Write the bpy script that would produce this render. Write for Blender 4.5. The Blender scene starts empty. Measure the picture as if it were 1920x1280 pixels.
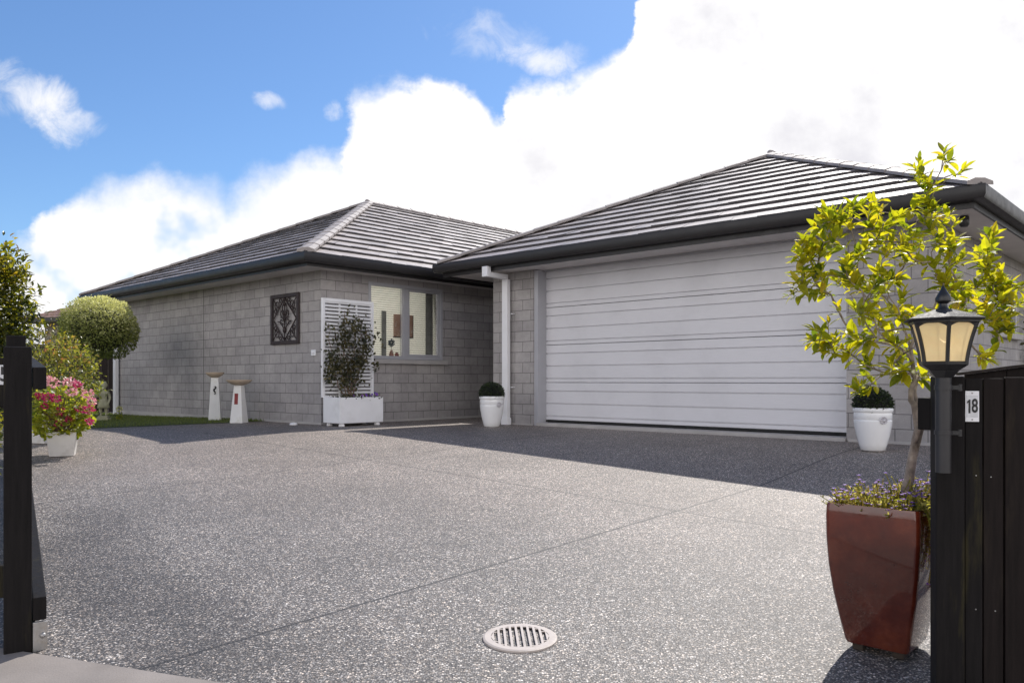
import bpy, math, random
from mathutils import Vector, Matrix, noise as mnoise
random.seed(7)
S = bpy.context.scene
COL = S.collection
R = math.radians
CU, SU = 0.7331, 0.6801                    # the house axes: u runs along the garage front, v runs away from the gate
ROT = -math.atan2(SU, CU)
SUN = Vector((0.39, 0.836, 1.0)).normalized()

def UV2XY(u, v): return (CU*u + SU*v, -SU*u + CU*v)
def XY2UV(x, y): return (CU*x - SU*y, SU*x + CU*y)
def sstep(a, b, x):
    t = max(0.0, min(1.0, (x-a)/(b-a))); return t*t*(3-2*t)
def gz(x, y):                              # height of the ground: level at the house, falling to the gate
    u, v = XY2UV(x, y)
    r = .0479*min(7.5, max(0, 10-y))
    return -r*sstep(8.6, 5.6, v) - .08*sstep(-11, -17, u)

# ------------------------------------------------------------------ geometry helpers
class Geo:
    def __init__(s): s.v=[]; s.f=[]; s.m=[]; s.sh=[]; s.uv={}
    def add(s, vs, fs, mat=0, shade=None, uv=None):
        b = len(s.v); s.v += [tuple(p) for p in vs]
        if shade is None: shade = random.random()
        for i, f in enumerate(fs):
            if uv: s.uv[len(s.f)] = [uv[j] for j in f]
            s.f.append(tuple(b+j for j in f)); s.m.append(mat); s.sh.append(shade)
        return s
    def box(s, x0, y0, z0, x1, y1, z1, mat=0, M=None, shade=None):
        vs = [Vector((x, y, z)) for z in (z0, z1) for y in (y0, y1) for x in (x0, x1)]
        if M: vs = [M @ p for p in vs]
        return s.add(vs, [(0,2,3,1),(4,5,7,6),(0,1,5,4),(2,6,7,3),(0,4,6,2),(1,3,7,5)], mat, shade)
    def hexa(s, bot, top, mat=0):          # frustum between two rings of points
        n = len(bot); vs = list(bot)+list(top)
        fs = [tuple(range(n-1,-1,-1)), tuple(range(n,2*n))]
        fs += [(i,(i+1)%n,n+(i+1)%n,n+i) for i in range(n)]
        return s.add(vs, fs, mat)
    def lathe(s, prof, n=32, c=(0,0,0), mat=0, rot=0, cap=True):
        vs=[]; fs=[]
        for r, z in prof:
            for k in range(n):
                a = rot+2*math.pi*k/n; vs.append((c[0]+r*math.cos(a), c[1]+r*math.sin(a), c[2]+z))
        for i in range(len(prof)-1):
            for k in range(n):
                fs.append((i*n+k, i*n+(k+1)%n, (i+1)*n+(k+1)%n, (i+1)*n+k))
        if cap:
            fs.append(tuple(range(n-1,-1,-1))); L=(len(prof)-1)*n; fs.append(tuple(range(L, L+n)))
        return s.add(vs, fs, mat)
    def tube(s, pts, rad, n=8, mat=0, cap=True, shade=None):
        pts=[Vector(p) for p in pts]
        if not isinstance(rad,(list,tuple)): rad=[rad]*len(pts)
        vs=[]; fs=[]; x=None
        for i,p in enumerate(pts):
            d = (pts[min(i+1,len(pts)-1)]-pts[max(i-1,0)])
            if d.length<1e-9: d=Vector((0,0,1))
            d.normalize()
            if x is None:
                x = d.orthogonal().normalized()
            x = (x - d*x.dot(d))
            if x.length<1e-6: x=d.orthogonal()
            x.normalize(); y=d.cross(x)
            for k in range(n):
                a=2*math.pi*k/n; vs.append(p+(x*math.cos(a)+y*math.sin(a))*rad[i])
        for i in range(len(pts)-1):
            for k in range(n): fs.append((i*n+k,i*n+(k+1)%n,(i+1)*n+(k+1)%n,(i+1)*n+k))
        if cap: fs.append(tuple(range(n-1,-1,-1))); L=(len(pts)-1)*n; fs.append(tuple(range(L,L+n)))
        return s.add(vs, fs, mat, shade)
    def ball(s, c, r, nu=20, nv=12, mat=0, fn=None, zs=1.0):
        vs=[]; fs=[]
        for j in range(nv+1):
            t=math.pi*j/nv
            for k in range(nu):
                a=2*math.pi*k/nu; d=Vector((math.sin(t)*math.cos(a), math.sin(t)*math.sin(a), math.cos(t)))
                q = r*(fn(d) if fn else 1); vs.append((c[0]+d.x*q, c[1]+d.y*q, c[2]+d.z*q*zs))
        for j in range(nv):
            for k in range(nu): fs.append((j*nu+k,(j+1)*nu+k,(j+1)*nu+(k+1)%nu,j*nu+(k+1)%nu))
        return s.add(vs, fs, mat)
    def leaf(s, p, d, nrm, L, W, fold=.25, droop=.2, mat=0, shade=None, seg=4):
        d=Vector(d).normalized(); nrm=Vector(nrm); side=d.cross(nrm)
        if side.length<1e-5: side=d.orthogonal()
        side.normalize(); nrm=side.cross(d).normalized(); p=Vector(p)
        vs=[]; fs=[]
        for i in range(seg+1):
            t=i/seg; w=W*.5*(math.sin(math.pi*min(1,t*.93+.05))**.8) if 0<i<seg else W*.04
            c=p+d*(L*t)-nrm*(droop*L*t*t)
            vs += [c-side*w+nrm*(fold*w), c, c+side*w+nrm*(fold*w)]
        for i in range(seg):
            a=i*3; fs += [(a,a+1,a+4,a+3),(a+1,a+2,a+5,a+4)]
        return s.add(vs, fs, mat, shade)
    def chip(s, p, d, nrm, L, W, mat=0, shade=None):    # a four-cornered small leaf or petal
        d=Vector(d).normalized(); side=d.cross(Vector(nrm))
        if side.length<1e-5: side=d.orthogonal()
        side.normalize(); p=Vector(p); n2=side.cross(d)
        return s.add([p, p+d*L*.5-side*W*.5+n2*W*.12, p+d*L, p+d*L*.5+side*W*.5+n2*W*.12],[(0,1,2),(0,2,3)],mat,shade)
    def build(s, name, mats, parent=None, smooth=False, bevel=0, seg=2, loc=None, autosm=None):
        me=bpy.data.meshes.new(name); me.from_pydata(s.v,[],s.f)
        for m in (mats if isinstance(mats,(list,tuple)) else [mats]): me.materials.append(m)
        me.polygons.foreach_set('material_index', s.m)
        at=me.attributes.new('shade','FLOAT','FACE'); at.data.foreach_set('value', s.sh)
        ul=me.uv_layers.new(name='UVMap'); dat=[0.0]*(2*len(me.loops))
        for p in me.polygons:
            ex=s.uv.get(p.index); n=p.normal; ax,ay,az=abs(n.x),abs(n.y),abs(n.z)
            for k,li in enumerate(p.loop_indices):
                if ex: q=ex[k]
                else:
                    c=s.v[me.loops[li].vertex_index]
                    q=(c[0],c[1]) if az>=ax and az>=ay else ((c[1],c[2]) if ax>=ay else (c[0],c[2]))
                dat[2*li]=q[0]; dat[2*li+1]=q[1]
        ul.data.foreach_set('uv',dat)
        if smooth:
            me.polygons.foreach_set('use_smooth',[True]*len(me.polygons))
            if autosm: me.set_sharp_from_angle(angle=R(autosm))
        me.update()
        o=bpy.data.objects.new(name,me); COL.objects.link(o)
        if parent: o.parent=parent
        if loc: o.location=loc
        if bevel:
            b=o.modifiers.new('bevel','BEVEL'); b.width=bevel; b.segments=seg; b.limit_method='ANGLE'; b.angle_limit=R(40)
        return o

def tag(o, label, cat, group=None):
    o['label']=label; o['category']=cat
    if group: o['group']=group
    return o
def struct(o): o['kind']='structure'; return o
def thing(name, label, cat, loc=(0,0,0), rz=0, group=None):
    o=bpy.data.objects.new(name,None); COL.objects.link(o); o.location=loc; o.rotation_euler=(0,0,rz); o.empty_display_size=.1
    return tag(o,label,cat,group)
def copy_thing(root, loc, rz, label, group):
    r=root.copy(); COL.objects.link(r); r.location=loc; r.rotation_euler=(0,0,rz); r['label']=label; r['group']=group
    for ch in list(root.children):
        c=ch.copy(); COL.objects.link(c); c.parent=r
        for g in list(ch.children):
            d=g.copy(); COL.objects.link(d); d.parent=c
    return r
def rv(a=1.0):
    while True:
        p=Vector((random.uniform(-1,1),random.uniform(-1,1),random.uniform(-1,1)))
        if .01<p.length<1: return p*a
def rdir(): return rv().normalized()

# ------------------------------------------------------------------ material helpers
class N:
    def __init__(s, nt): s.nt=nt; s.L=nt.links
    def new(s, t, **kw):
        n=s.nt.nodes.new(t)
        for k,v in kw.items(): setattr(n,k,v)
        return n
    def put(s, sock, v):
        if hasattr(v,'is_output') or hasattr(v,'links'): s.L.new(v,sock)
        elif v is not None: sock.default_value=v
    def math(s, op, a, b=None, c=None, clamp=False):
        n=s.new('ShaderNodeMath',operation=op); n.use_clamp=clamp
        s.put(n.inputs[0],a); s.put(n.inputs[1],b)
        if c is not None: s.put(n.inputs[2],c)
        return n.outputs[0]
    def mix(s, f, a, b, mode='MIX'):
        n=s.new('ShaderNodeMix',data_type='RGBA',blend_type=mode); s.put(n.inputs[0],f); s.put(n.inputs[6],a); s.put(n.inputs[7],b); return n.outputs[2]
    def noise(s, vec, scale, detail=4, rough=.55, dist=0):
        n=s.new('ShaderNodeTexNoise'); s.put(n.inputs['Vector'],vec); n.inputs['Scale'].default_value=scale
        n.inputs['Detail'].default_value=detail; n.inputs['Roughness'].default_value=rough; n.inputs['Distortion'].default_value=dist
        return n.outputs[0]
    def ramp(s, f, stops, interp='LINEAR'):
        n=s.new('ShaderNodeValToRGB'); s.put(n.inputs[0],f); e=n.color_ramp.elements; n.color_ramp.interpolation=interp
        while len(e)<len(stops): e.new(.5)
        for i,(p,c) in enumerate(stops): e[i].position=p; e[i].color=(*c,1) if len(c)==3 else c
        return n.outputs[0]
    def remap(s, v, a, b, c=0, d=1, smooth=True):
        n=s.new('ShaderNodeMapRange'); n.interpolation_type='SMOOTHSTEP' if smooth else 'LINEAR'
        for i,x in enumerate((v,a,b,c,d)): s.put(n.inputs[i],x)
        return n.outputs[0]
    def bump(s, h, strength=.3, dist=.01, normal=None):
        n=s.new('ShaderNodeBump'); n.inputs['Strength'].default_value=strength; n.inputs['Distance'].default_value=dist
        s.put(n.inputs['Height'],h)
        if normal: s.put(n.inputs['Normal'],normal)
        return n.outputs[0]
def c4(c): return (c[0],c[1],c[2],1)
def material(name):
    m=bpy.data.materials.new(name); m.use_nodes=True; nt=m.node_tree; nt.nodes.clear()
    n=N(nt); out=n.new('ShaderNodeOutputMaterial'); p=n.new('ShaderNodeBsdfPrincipled'); n.L.new(p.outputs[0],out.inputs[0])
    return m,n,p,out
def basic(name, col, rough=.6, var=.15, scale=6, bump=0, bscale=60, metal=0, spec=.5, coat=0, dirt=None, dscale=2.5):
    m,n,p,out=material(name); tc=n.new('ShaderNodeTexCoord').outputs['Object']
    a=n.noise(tc,scale,5); f=n.remap(a,.3,.7,1-var,1+var,False)
    cc=n.mix(1,c4(col),f,'MULTIPLY')
    if dirt:
        d=n.remap(n.noise(tc,dscale,7,.65),.5,.75); cc=n.mix(d,cc,c4(dirt))
    n.put(p.inputs['Base Color'],cc)
    n.put(p.inputs['Roughness'],n.remap(n.noise(tc,scale*2.3,4),.3,.7,rough*.85,min(1,rough*1.15),False))
    p.inputs['Metallic'].default_value=metal; p.inputs['Specular IOR Level'].default_value=spec
    if coat: p.inputs['Coat Weight'].default_value=coat; p.inputs['Coat Roughness'].default_value=.08
    if bump: n.put(p.inputs['Normal'],n.bump(n.noise(tc,bscale,4),bump,.004))
    return m
def leafmat(name, ramp, trans, rough=.35, tw=.45, spec=.5):
    m,n,p,out=material(name)
    at=n.new('ShaderNodeAttribute',attribute_name='shade').outputs['Fac']
    tc=n.new('ShaderNodeTexCoord').outputs['Object']
    col=n.ramp(at,ramp); col=n.mix(1,col,n.remap(n.noise(tc,30,3),.3,.7,.75,1.25,False),'MULTIPLY')
    n.put(p.inputs['Base Color'],col); p.inputs['Roughness'].default_value=rough; p.inputs['Specular IOR Level'].default_value=spec
    t=n.new('ShaderNodeBsdfTranslucent'); n.put(t.inputs[0],n.mix(1,n.ramp(at,trans),n.remap(n.noise(tc,30,3),.3,.7,.75,1.25,False),'MULTIPLY'))
    mx=n.new('ShaderNodeMixShader'); mx.inputs[0].default_value=tw
    n.L.new(p.outputs[0],mx.inputs[1]); n.L.new(t.outputs[0],mx.inputs[2]); n.L.new(mx.outputs[0],out.inputs[0])
    return m

# exposed aggregate paving
def aggregate(name, dark=1.0, joints=True):
    m,n,p,out=material(name)
    geo=n.new('ShaderNodeNewGeometry').outputs['Position']
    def vor(scale, feat='F1'):
        v=n.new('ShaderNodeTexVoronoi',feature=feat); n.put(v.inputs['Vector'],geo); v.inputs['Scale'].default_value=scale; return v
    sx=n.new('ShaderNodeSeparateXYZ'); n.L.new(geo,sx.inputs[0]); X,Y=sx.outputs[0],sx.outputs[1]
    v1=vor(122); v2=vor(195)
    sc=n.new('ShaderNodeSeparateColor'); n.L.new(v1.outputs['Color'],sc.inputs[0])
    sc2=n.new('ShaderNodeSeparateColor'); n.L.new(v2.outputs['Color'],sc2.inputs[0])
    st=n.ramp(sc.outputs[0],[(0,(.035,.034,.035)),(.38,(.085,.083,.083)),(.62,(.19,.185,.182)),(.8,(.42,.41,.40)),(1,(.86,.84,.81))])
    st2=n.ramp(sc2.outputs[0],[(0,(.04,.039,.04)),(.5,(.13,.127,.125)),(.8,(.29,.283,.277)),(1,(.64,.62,.60))])
    st=n.mix(n.remap(n.noise(geo,60,2),.45,.55),st,st2)
    st=n.mix(n.remap(v1.outputs['Distance'],.35,.75),st,(.045,.044,.046,1))      # cement between the stones
    hue=n.ramp(sc.outputs[1],[(0,(1.08,.99,.9)),(.4,(1,1,1)),(.75,(.96,1,1.05)),(1,(1.06,.97,.87))]); st=n.mix(1,st,hue,'MULTIPLY')
    big=n.math('MULTIPLY',n.remap(n.noise(geo,.55,4,.6),.3,.7,.80,1.18,False),n.remap(n.noise(geo,7.5,3,.7),.68,.78,1,.80))
    mid=n.remap(n.noise(geo,3.2,5,.6),.3,.7,.90,1.10,False)
    st=n.mix(1,st,n.math('MULTIPLY',big,mid),'MULTIPLY')
    if joints:
        U=n.math('SUBTRACT',n.math('MULTIPLY',X,CU),n.math('MULTIPLY',Y,SU)); V=n.math('ADD',n.math('MULTIPLY',X,SU),n.math('MULTIPLY',Y,CU))
        wob=n.math('MULTIPLY',n.math('SUBTRACT',n.noise(geo,9,4),.5),.02)
        lines=None
        for ax,c in ((U,-2.83),(V,4.69),(U,-6.27)):
            d=n.math('ABSOLUTE',n.math('ADD',n.math('SUBTRACT',ax,c),wob)); l=n.remap(d,.0055,.0105,1,0)
            l=n.math('MULTIPLY',l,n.remap(n.noise(geo,22,3),.3,.5,.7,1))
            lines=l if lines is None else n.math('MAXIMUM',lines,l)
        st=n.mix(lines,st,(.02,.019,.02,1))
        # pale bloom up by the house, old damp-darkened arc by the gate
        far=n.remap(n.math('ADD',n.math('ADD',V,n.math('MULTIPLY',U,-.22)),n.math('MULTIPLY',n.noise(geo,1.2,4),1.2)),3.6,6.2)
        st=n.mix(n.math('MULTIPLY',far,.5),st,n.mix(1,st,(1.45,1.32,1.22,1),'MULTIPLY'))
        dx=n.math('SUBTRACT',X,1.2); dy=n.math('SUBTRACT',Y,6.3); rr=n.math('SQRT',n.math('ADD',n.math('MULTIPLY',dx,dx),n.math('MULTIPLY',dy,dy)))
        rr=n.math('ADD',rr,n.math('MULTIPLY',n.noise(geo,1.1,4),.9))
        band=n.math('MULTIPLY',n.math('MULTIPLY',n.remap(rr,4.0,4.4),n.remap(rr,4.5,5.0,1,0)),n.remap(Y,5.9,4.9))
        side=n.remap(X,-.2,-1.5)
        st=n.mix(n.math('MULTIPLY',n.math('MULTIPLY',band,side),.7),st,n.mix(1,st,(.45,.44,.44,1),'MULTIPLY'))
    st=n.mix(1,st,(1.20,1.115,1.04,1),'MULTIPLY')
    if dark!=1: st=n.mix(1,st,(dark,dark,dark,1),'MULTIPLY')
    n.put(p.inputs['Base Color'],st); p.inputs['Roughness'].default_value=.6; p.inputs['Specular IOR Level'].default_value=.55
    h=n.math('SUBTRACT',1,v1.outputs['Distance'])
    n.put(p.inputs['Normal'],n.bump(h,.55,.004))
    return m

def blockmat(name):
    m,n,p,out=material(name); uv=n.new('ShaderNodeTexCoord').outputs['UV']
    def bt(c1,c2,cm,ms=.0052):
        b=n.new('ShaderNodeTexBrick'); n.put(b.inputs['Vector'],uv); b.inputs['Color1'].default_value=c1; b.inputs['Color2'].default_value=c2; b.inputs['Mortar'].default_value=cm
        b.inputs['Scale'].default_value=1; b.inputs['Brick Width'].default_value=.316; b.inputs['Row Height'].default_value=.1545
        b.inputs['Mortar Size'].default_value=ms; b.inputs['Mortar Smooth'].default_value=.25; b.inputs['Bias'].default_value=-.1; b.offset=.5; return b
    b=bt((.40,.378,.372,1),(.335,.316,.315,1),(.18,.17,.17,1))
    tone=n.remap(n.noise(uv,2.2,5,.6),.3,.7,.85,1.13,False); fine=n.remap(n.noise(uv,120,3),.25,.75,.86,1.14,False); mid=n.remap(n.noise(uv,14,4,.6),.3,.7,.92,1.08,False)
    c=n.mix(1,b.outputs['Color'],n.math('MULTIPLY',n.math('MULTIPLY',tone,fine),mid),'MULTIPLY')
    sx=n.new('ShaderNodeSeparateXYZ'); n.L.new(uv,sx.inputs[0])
    c=n.mix(n.math('MULTIPLY',n.remap(n.math('ADD',sx.outputs[1],n.math('MULTIPLY',n.noise(uv,3,4),.35)),.62,.1),.4),c,n.mix(1,c,(.68,.68,.7,1),'MULTIPLY'))   # splash-darkened foot of the wall
    n.put(p.inputs['Base Color'],c); p.inputs['Roughness'].default_value=.85
    h=n.math('SUBTRACT',n.math('MULTIPLY',n.noise(uv,90,4),.25),b.outputs['Fac'])
    n.put(p.inputs['Normal'],n.bump(h,.6,.006)); return m

def tilemat(name, base):
    m,n,p,out=material(name); uv=n.new('ShaderNodeTexCoord').outputs['UV']
    b=n.new('ShaderNodeTexBrick'); n.put(b.inputs['Vector'],uv); b.inputs['Color1'].default_value=(1.15,1.12,1.1,1); b.inputs['Color2'].default_value=(.82,.82,.82,1); b.inputs['Mortar'].default_value=(.35,.33,.33,1)
    b.inputs['Scale'].default_value=1; b.inputs['Brick Width'].default_value=.3; b.inputs['Row Height'].default_value=TG; b.inputs['Mortar Size'].default_value=.003; b.inputs['Mortar Smooth'].default_value=.3
    t=n.math('MULTIPLY',n.remap(n.noise(uv,1.3,5,.6),.3,.7,.78,1.2,False),n.remap(n.noise(uv,40,4),.3,.7,.85,1.15,False))
    c=n.mix(1,n.mix(1,c4(base),b.outputs['Color'],'MULTIPLY'),t,'MULTIPLY')
    c=n.mix(n.math('MULTIPLY',n.remap(n.noise(uv,19,5,.7),.62,.74),n.remap(n.noise(uv,1.7,3),.42,.6)),c,(.40,.39,.33,1))
    n.put(p.inputs['Base Color'],c); n.put(p.inputs['Roughness'],n.remap(n.noise(uv,8,4),.3,.7,.40,.55,False)); p.inputs['Specular IOR Level'].default_value=.5
    n.put(p.inputs['Normal'],n.bump(n.noise(uv,70,4),.25,.004)); return m

TG=.322/1.105
M={}
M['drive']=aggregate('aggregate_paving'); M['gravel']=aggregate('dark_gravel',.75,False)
M['block']=blockmat('block_veneer'); M['tile']=tilemat('roof_tile',(.32,.283,.272)); M['cap']=basic('ridge_tile',(.30,.27,.26),.62,.22,5,.2,50,dirt=(.2,.18,.17))
M['riser']=basic('shaded_tile_edge',(.055,.047,.045),.7,.2,8)  # tile colour darkened, shade on the course steps painted in
M['charcoal']=basic('charcoal_gutter',(.026,.024,.025),.4,.1,3,spec=.4)
M['soffit']=basic('painted_soffit',(.62,.59,.58),.6,.06,2)
M['silver']=basic('silver_door',(.56,.555,.595),.42,.04,1.5,.06,220,spec=.5,dirt=(.50,.495,.53),dscale=1.2)
def brushed(name,col,dirt):
    m,n,p,out=material(name); tc=n.new('ShaderNodeTexCoord').outputs['Object']; mp=n.new('ShaderNodeMapping'); mp.inputs['Scale'].default_value=(3,3,120); n.L.new(tc,mp.inputs[0])
    g=n.noise(mp.outputs[0],1.6,5,.65); c=n.mix(1,c4(col),n.remap(g,.3,.7,.94,1.05,False),'MULTIPLY'); c=n.mix(n.math('MULTIPLY',n.remap(n.noise(tc,1.1,6,.65),.45,.75),.8),c,c4(dirt))
    n.put(p.inputs['Base Color'],c); n.put(p.inputs['Roughness'],n.remap(n.noise(tc,2.2,4),.3,.7,.36,.5,False)); n.put(p.inputs['Normal'],n.bump(n.math('ADD',g,n.math('MULTIPLY',n.noise(tc,1.7,2),1.6)),.22,.004)); return m
M['silver']=brushed('silver_door_skin',(.71,.705,.74),(.63,.625,.655))
M['alu']=basic('silver_aluminium',(.42,.42,.45),.38,.05,3,metal=.0)
M['white']=basic('white_paint',(.86,.86,.885),.4,.04,4,dirt=(.76,.755,.76),dscale=3)
M['ceramic']=basic('white_glaze',(.84,.84,.85),.16,.03,4,coat=.4,dirt=(.74,.73,.71),dscale=4)
M['concrete']=basic('path_concrete',(.235,.208,.19),.8,.18,3,.4,130,dirt=(.16,.14,.128),dscale=1.4)
M['footing']=basic('footing_concrete',(.42,.40,.39),.85,.12,4,.2,90)
M['stone']=basic('weathered_stone',(.36,.35,.24),.85,.2,9,.4,70,dirt=(.2,.2,.12))
M['bowl']=basic('bowl_terracotta',(.5,.40,.31),.7,.12,8,.2,60)
M['iron']=basic('rusty_iron',(.035,.022,.022),.6,.35,20,.3,120)
M['soil']=basic('garden_soil',(.045,.033,.025),.95,.35,9,.6,30)
M['earth']=basic('ground_earth',(.09,.085,.05),.95,.3,1.5,.5,12)
M['red']=None
M['bark']=basic('grey_bark',(.30,.245,.205),.85,.5,26,.9,45,dirt=(.13,.095,.07),dscale=22)
M['darkbark']=basic('dark_bark',(.10,.08,.055),.9,.3,12,.5,50)
M['twig']=basic('green_brown_twig',(.17,.11,.075),.7,.3,20,.3,60)
M['black']=basic('black_lantern_paint',(.018,.018,.02),.35,.2,12,.15,150,spec=.5)
M['roofpaint']=basic('weathered_black_paint',(.03,.03,.033),.62,.3,40,.35,160,spec=.25,dirt=(.10,.10,.10),dscale=30)
M['pole']=basic('grey_black_pole',(.026,.025,.028),.4,.12,8,.1,100)
M['plate']=basic('aluminium_plate',(.62,.63,.66),.35,.08,40,metal=.3)
M['ink']=basic('black_numeral',(.012,.012,.014),.4,.1,10)
M['steel']=basic('galvanised_steel',(.40,.39,.38),.45,.15,25,metal=.7,dirt=(.3,.24,.18),dscale=12)
M['grate']=basic('drain_plastic',(.50,.44,.40),.55,.06,10,.1,80,dirt=(.36,.31,.27),dscale=6)
M['dark']=basic('dark_hollow',(.008,.008,.008),.9,.1,4)  # near-black colour stands in for the shade inside hollows
M['rubber']=basic('black_seal',(.012,.012,.012),.7,.1,4)
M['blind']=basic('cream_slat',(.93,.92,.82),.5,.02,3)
M['blindshade']=basic('slat_painted_shade',(.62,.61,.54),.6,.03,3)  # darker copy of the slat colour, shade painted on the undersides
for k_,e_ in (('blind',.30),('blindshade',.14)):      # emission added to brighten the slats, no light source behind them
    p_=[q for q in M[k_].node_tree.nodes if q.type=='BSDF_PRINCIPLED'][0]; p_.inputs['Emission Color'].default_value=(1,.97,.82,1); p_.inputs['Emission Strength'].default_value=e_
M['curtain']=basic('grey_green_curtain',(.30,.31,.29),.8,.15,6)
M['orange_tile']=tilemat('brown_roof_tile',(.30,.19,.135))
M['render']=basic('brown_render',(.24,.21,.17),.8,.08,3)
M['redpanel']=basic('dark_red_tile',(.22,.02,.022),.35,.25,30)
M['seat']=basic('painted_plinth',(.76,.76,.76),.5,.05,5,dirt=(.60,.59,.52),dscale=5)

def timber(name, col, streak=None, spec=.4):
    m,n,p,out=material(name); tc=n.new('ShaderNodeTexCoord').outputs['Object']
    mp=n.new('ShaderNodeMapping'); mp.inputs['Scale'].default_value=(30,30,2.2); n.L.new(tc,mp.inputs[0])
    g=n.noise(mp.outputs[0],2.2,6,.6); c=n.mix(1,c4(col),n.remap(g,.3,.7,.65,1.4,False),'MULTIPLY')
    if streak:
        mp2=n.new('ShaderNodeMapping'); mp2.inputs['Scale'].default_value=(14,14,2.0); mp2.inputs['Location'].default_value=(.6,.2,.35); n.L.new(tc,mp2.inputs[0])
        c=n.mix(n.math('MULTIPLY',n.remap(n.noise(mp2.outputs[0],1.0,5,.65),.56,.74),.75),c,c4(streak))
    n.put(p.inputs['Base Color'],c); p.inputs['Roughness'].default_value=.72; p.inputs['Specular IOR Level'].default_value=spec*.6
    n.put(p.inputs['Normal'],n.bump(g,.35,.003)); return m
M['timber']=timber('black_stained_timber',(.0095,.008,.008),(.045,.038,.016),.3)
M['timber2']=timber('brown_black_stained_timber',(.012,.0085,.0078),(.03,.022,.015),.3)
M['oldfence']=timber('dark_brown_fence',(.028,.021,.019))

def redglaze():
    m,n,p,out=material('oxblood_glaze'); tc=n.new('ShaderNodeTexCoord').outputs['Object']
    c=n.ramp(n.noise(tc,5,6,.65),[(.25,(.036,.006,.004)),(.5,(.085,.015,.008)),(.75,(.175,.042,.019))])
    sx=n.new('ShaderNodeSeparateXYZ'); n.L.new(tc,sx.inputs[0])
    c=n.mix(n.remap(n.math('ADD',sx.outputs[2],n.math('MULTIPLY',n.noise(tc,9,4),.08)),.42,.55),c,n.mix(1,c,(1.7,1.5,1.3,1),'MULTIPLY'))
    n.put(p.inputs['Base Color'],c); n.put(p.inputs['Roughness'],n.remap(n.noise(tc,14,4),.3,.7,.10,.24,False))
    n.put(p.inputs['Normal'],n.bump(n.noise(tc,6,4),.14,.02)); p.inputs['Coat Weight'].default_value=.7; p.inputs['Coat Roughness'].default_value=.05; return m
M['red']=redglaze()

def glass(name, tint=(1,1,1), refl=.12):
    m,n,p,out=material(name); n.nt.nodes.remove(p)
    t=n.new('ShaderNodeBsdfTransparent'); t.inputs[0].default_value=c4(tint); g=n.new('ShaderNodeBsdfGlossy'); g.inputs['Roughness'].default_value=.02
    fr=n.new('ShaderNodeFresnel'); fr.inputs[0].default_value=1.5
    mx=n.new('ShaderNodeMixShader'); n.put(mx.inputs[0],n.math('ADD',n.math('MULTIPLY',fr.outputs[0],.9),refl*.2)); n.L.new(t.outputs[0],mx.inputs[1]); n.L.new(g.outputs[0],mx.inputs[2]); n.L.new(mx.outputs[0],out.inputs[0]); return m
M['glass']=glass('window_glass',(1,1,1),.05)
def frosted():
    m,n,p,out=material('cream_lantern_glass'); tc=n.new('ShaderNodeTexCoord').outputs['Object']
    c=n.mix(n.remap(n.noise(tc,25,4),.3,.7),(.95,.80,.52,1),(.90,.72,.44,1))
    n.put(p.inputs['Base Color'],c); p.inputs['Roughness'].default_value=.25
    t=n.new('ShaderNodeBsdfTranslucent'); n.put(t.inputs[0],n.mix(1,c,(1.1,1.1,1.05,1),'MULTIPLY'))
    mx=n.new('ShaderNodeMixShader'); p.inputs['Emission Color'].default_value=(1,.78,.45,1); p.inputs['Emission Strength'].default_value=1.1; mx.inputs[0].default_value=.72; n.L.new(p.outputs[0],mx.inputs[1]); n.L.new(t.outputs[0],mx.inputs[2])  # warm emission added to brighten the panes, there is no lit bulb
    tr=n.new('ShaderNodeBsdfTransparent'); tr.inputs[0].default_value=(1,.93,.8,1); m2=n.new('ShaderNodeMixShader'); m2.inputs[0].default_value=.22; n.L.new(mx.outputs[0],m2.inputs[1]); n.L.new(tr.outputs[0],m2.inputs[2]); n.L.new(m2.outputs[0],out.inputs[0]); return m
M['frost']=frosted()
M['bayleaf']=leafmat('bay_leaf',[(0,(.05,.075,.012)),(.5,(.13,.14,.015)),(1,(.22,.19,.02))],[(0,(.14,.22,.01)),(.22,(.34,.42,.012)),(.5,(.70,.68,.014)),(.8,(.92,.82,.02)),(1,(.95,.62,.02))],.4,.6,.45)
M['topleaf']=leafmat('variegated_toplit_leaf',[(0,(.09,.115,.03)),(.40,(.25,.265,.075)),(.80,(.78,.76,.38))],[(0,(.26,.33,.04)),(1,(.80,.78,.28))],.42,.45)
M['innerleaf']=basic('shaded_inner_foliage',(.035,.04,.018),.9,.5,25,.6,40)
M['boxleaf']=leafmat('box_leaf',[(0,(.010,.018,.008)),(.6,(.022,.036,.014)),(1,(.05,.07,.022))],[(0,(.02,.04,.01)),(1,(.08,.13,.02))],.4,.25)
M['vineleaf']=leafmat('vine_leaf',[(0,(.025,.028,.014)),(.6,(.06,.06,.028)),(1,(.13,.105,.045))],[(0,(.05,.06,.01)),(1,(.2,.19,.04))],.42,.3)
M['treeleaf']=leafmat('shrub_tree_leaf',[(0,(.018,.028,.01)),(.5,(.045,.055,.012)),(.85,(.13,.11,.02)),(1,(.20,.09,.03))],[(0,(.06,.09,.01)),(.45,(.25,.27,.02)),(.8,(.75,.66,.03)),(1,(.70,.36,.04))],.32,.45)
M['roseleaf']=leafmat('rose_leaf',[(0,(.05,.075,.02)),(.6,(.13,.14,.03)),(.85,(.20,.16,.05)),(1,(.28,.09,.05))],[(0,(.20,.26,.02)),(.7,(.55,.52,.06)),(1,(.6,.22,.08))],.35,.45)
M['geraleaf']=leafmat('geranium_leaf',[(0,(.07,.11,.02)),(.6,(.14,.17,.025)),(1,(.20,.19,.03))],[(0,(.42,.52,.02)),(1,(.85,.80,.06))],.45,.5)
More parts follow.
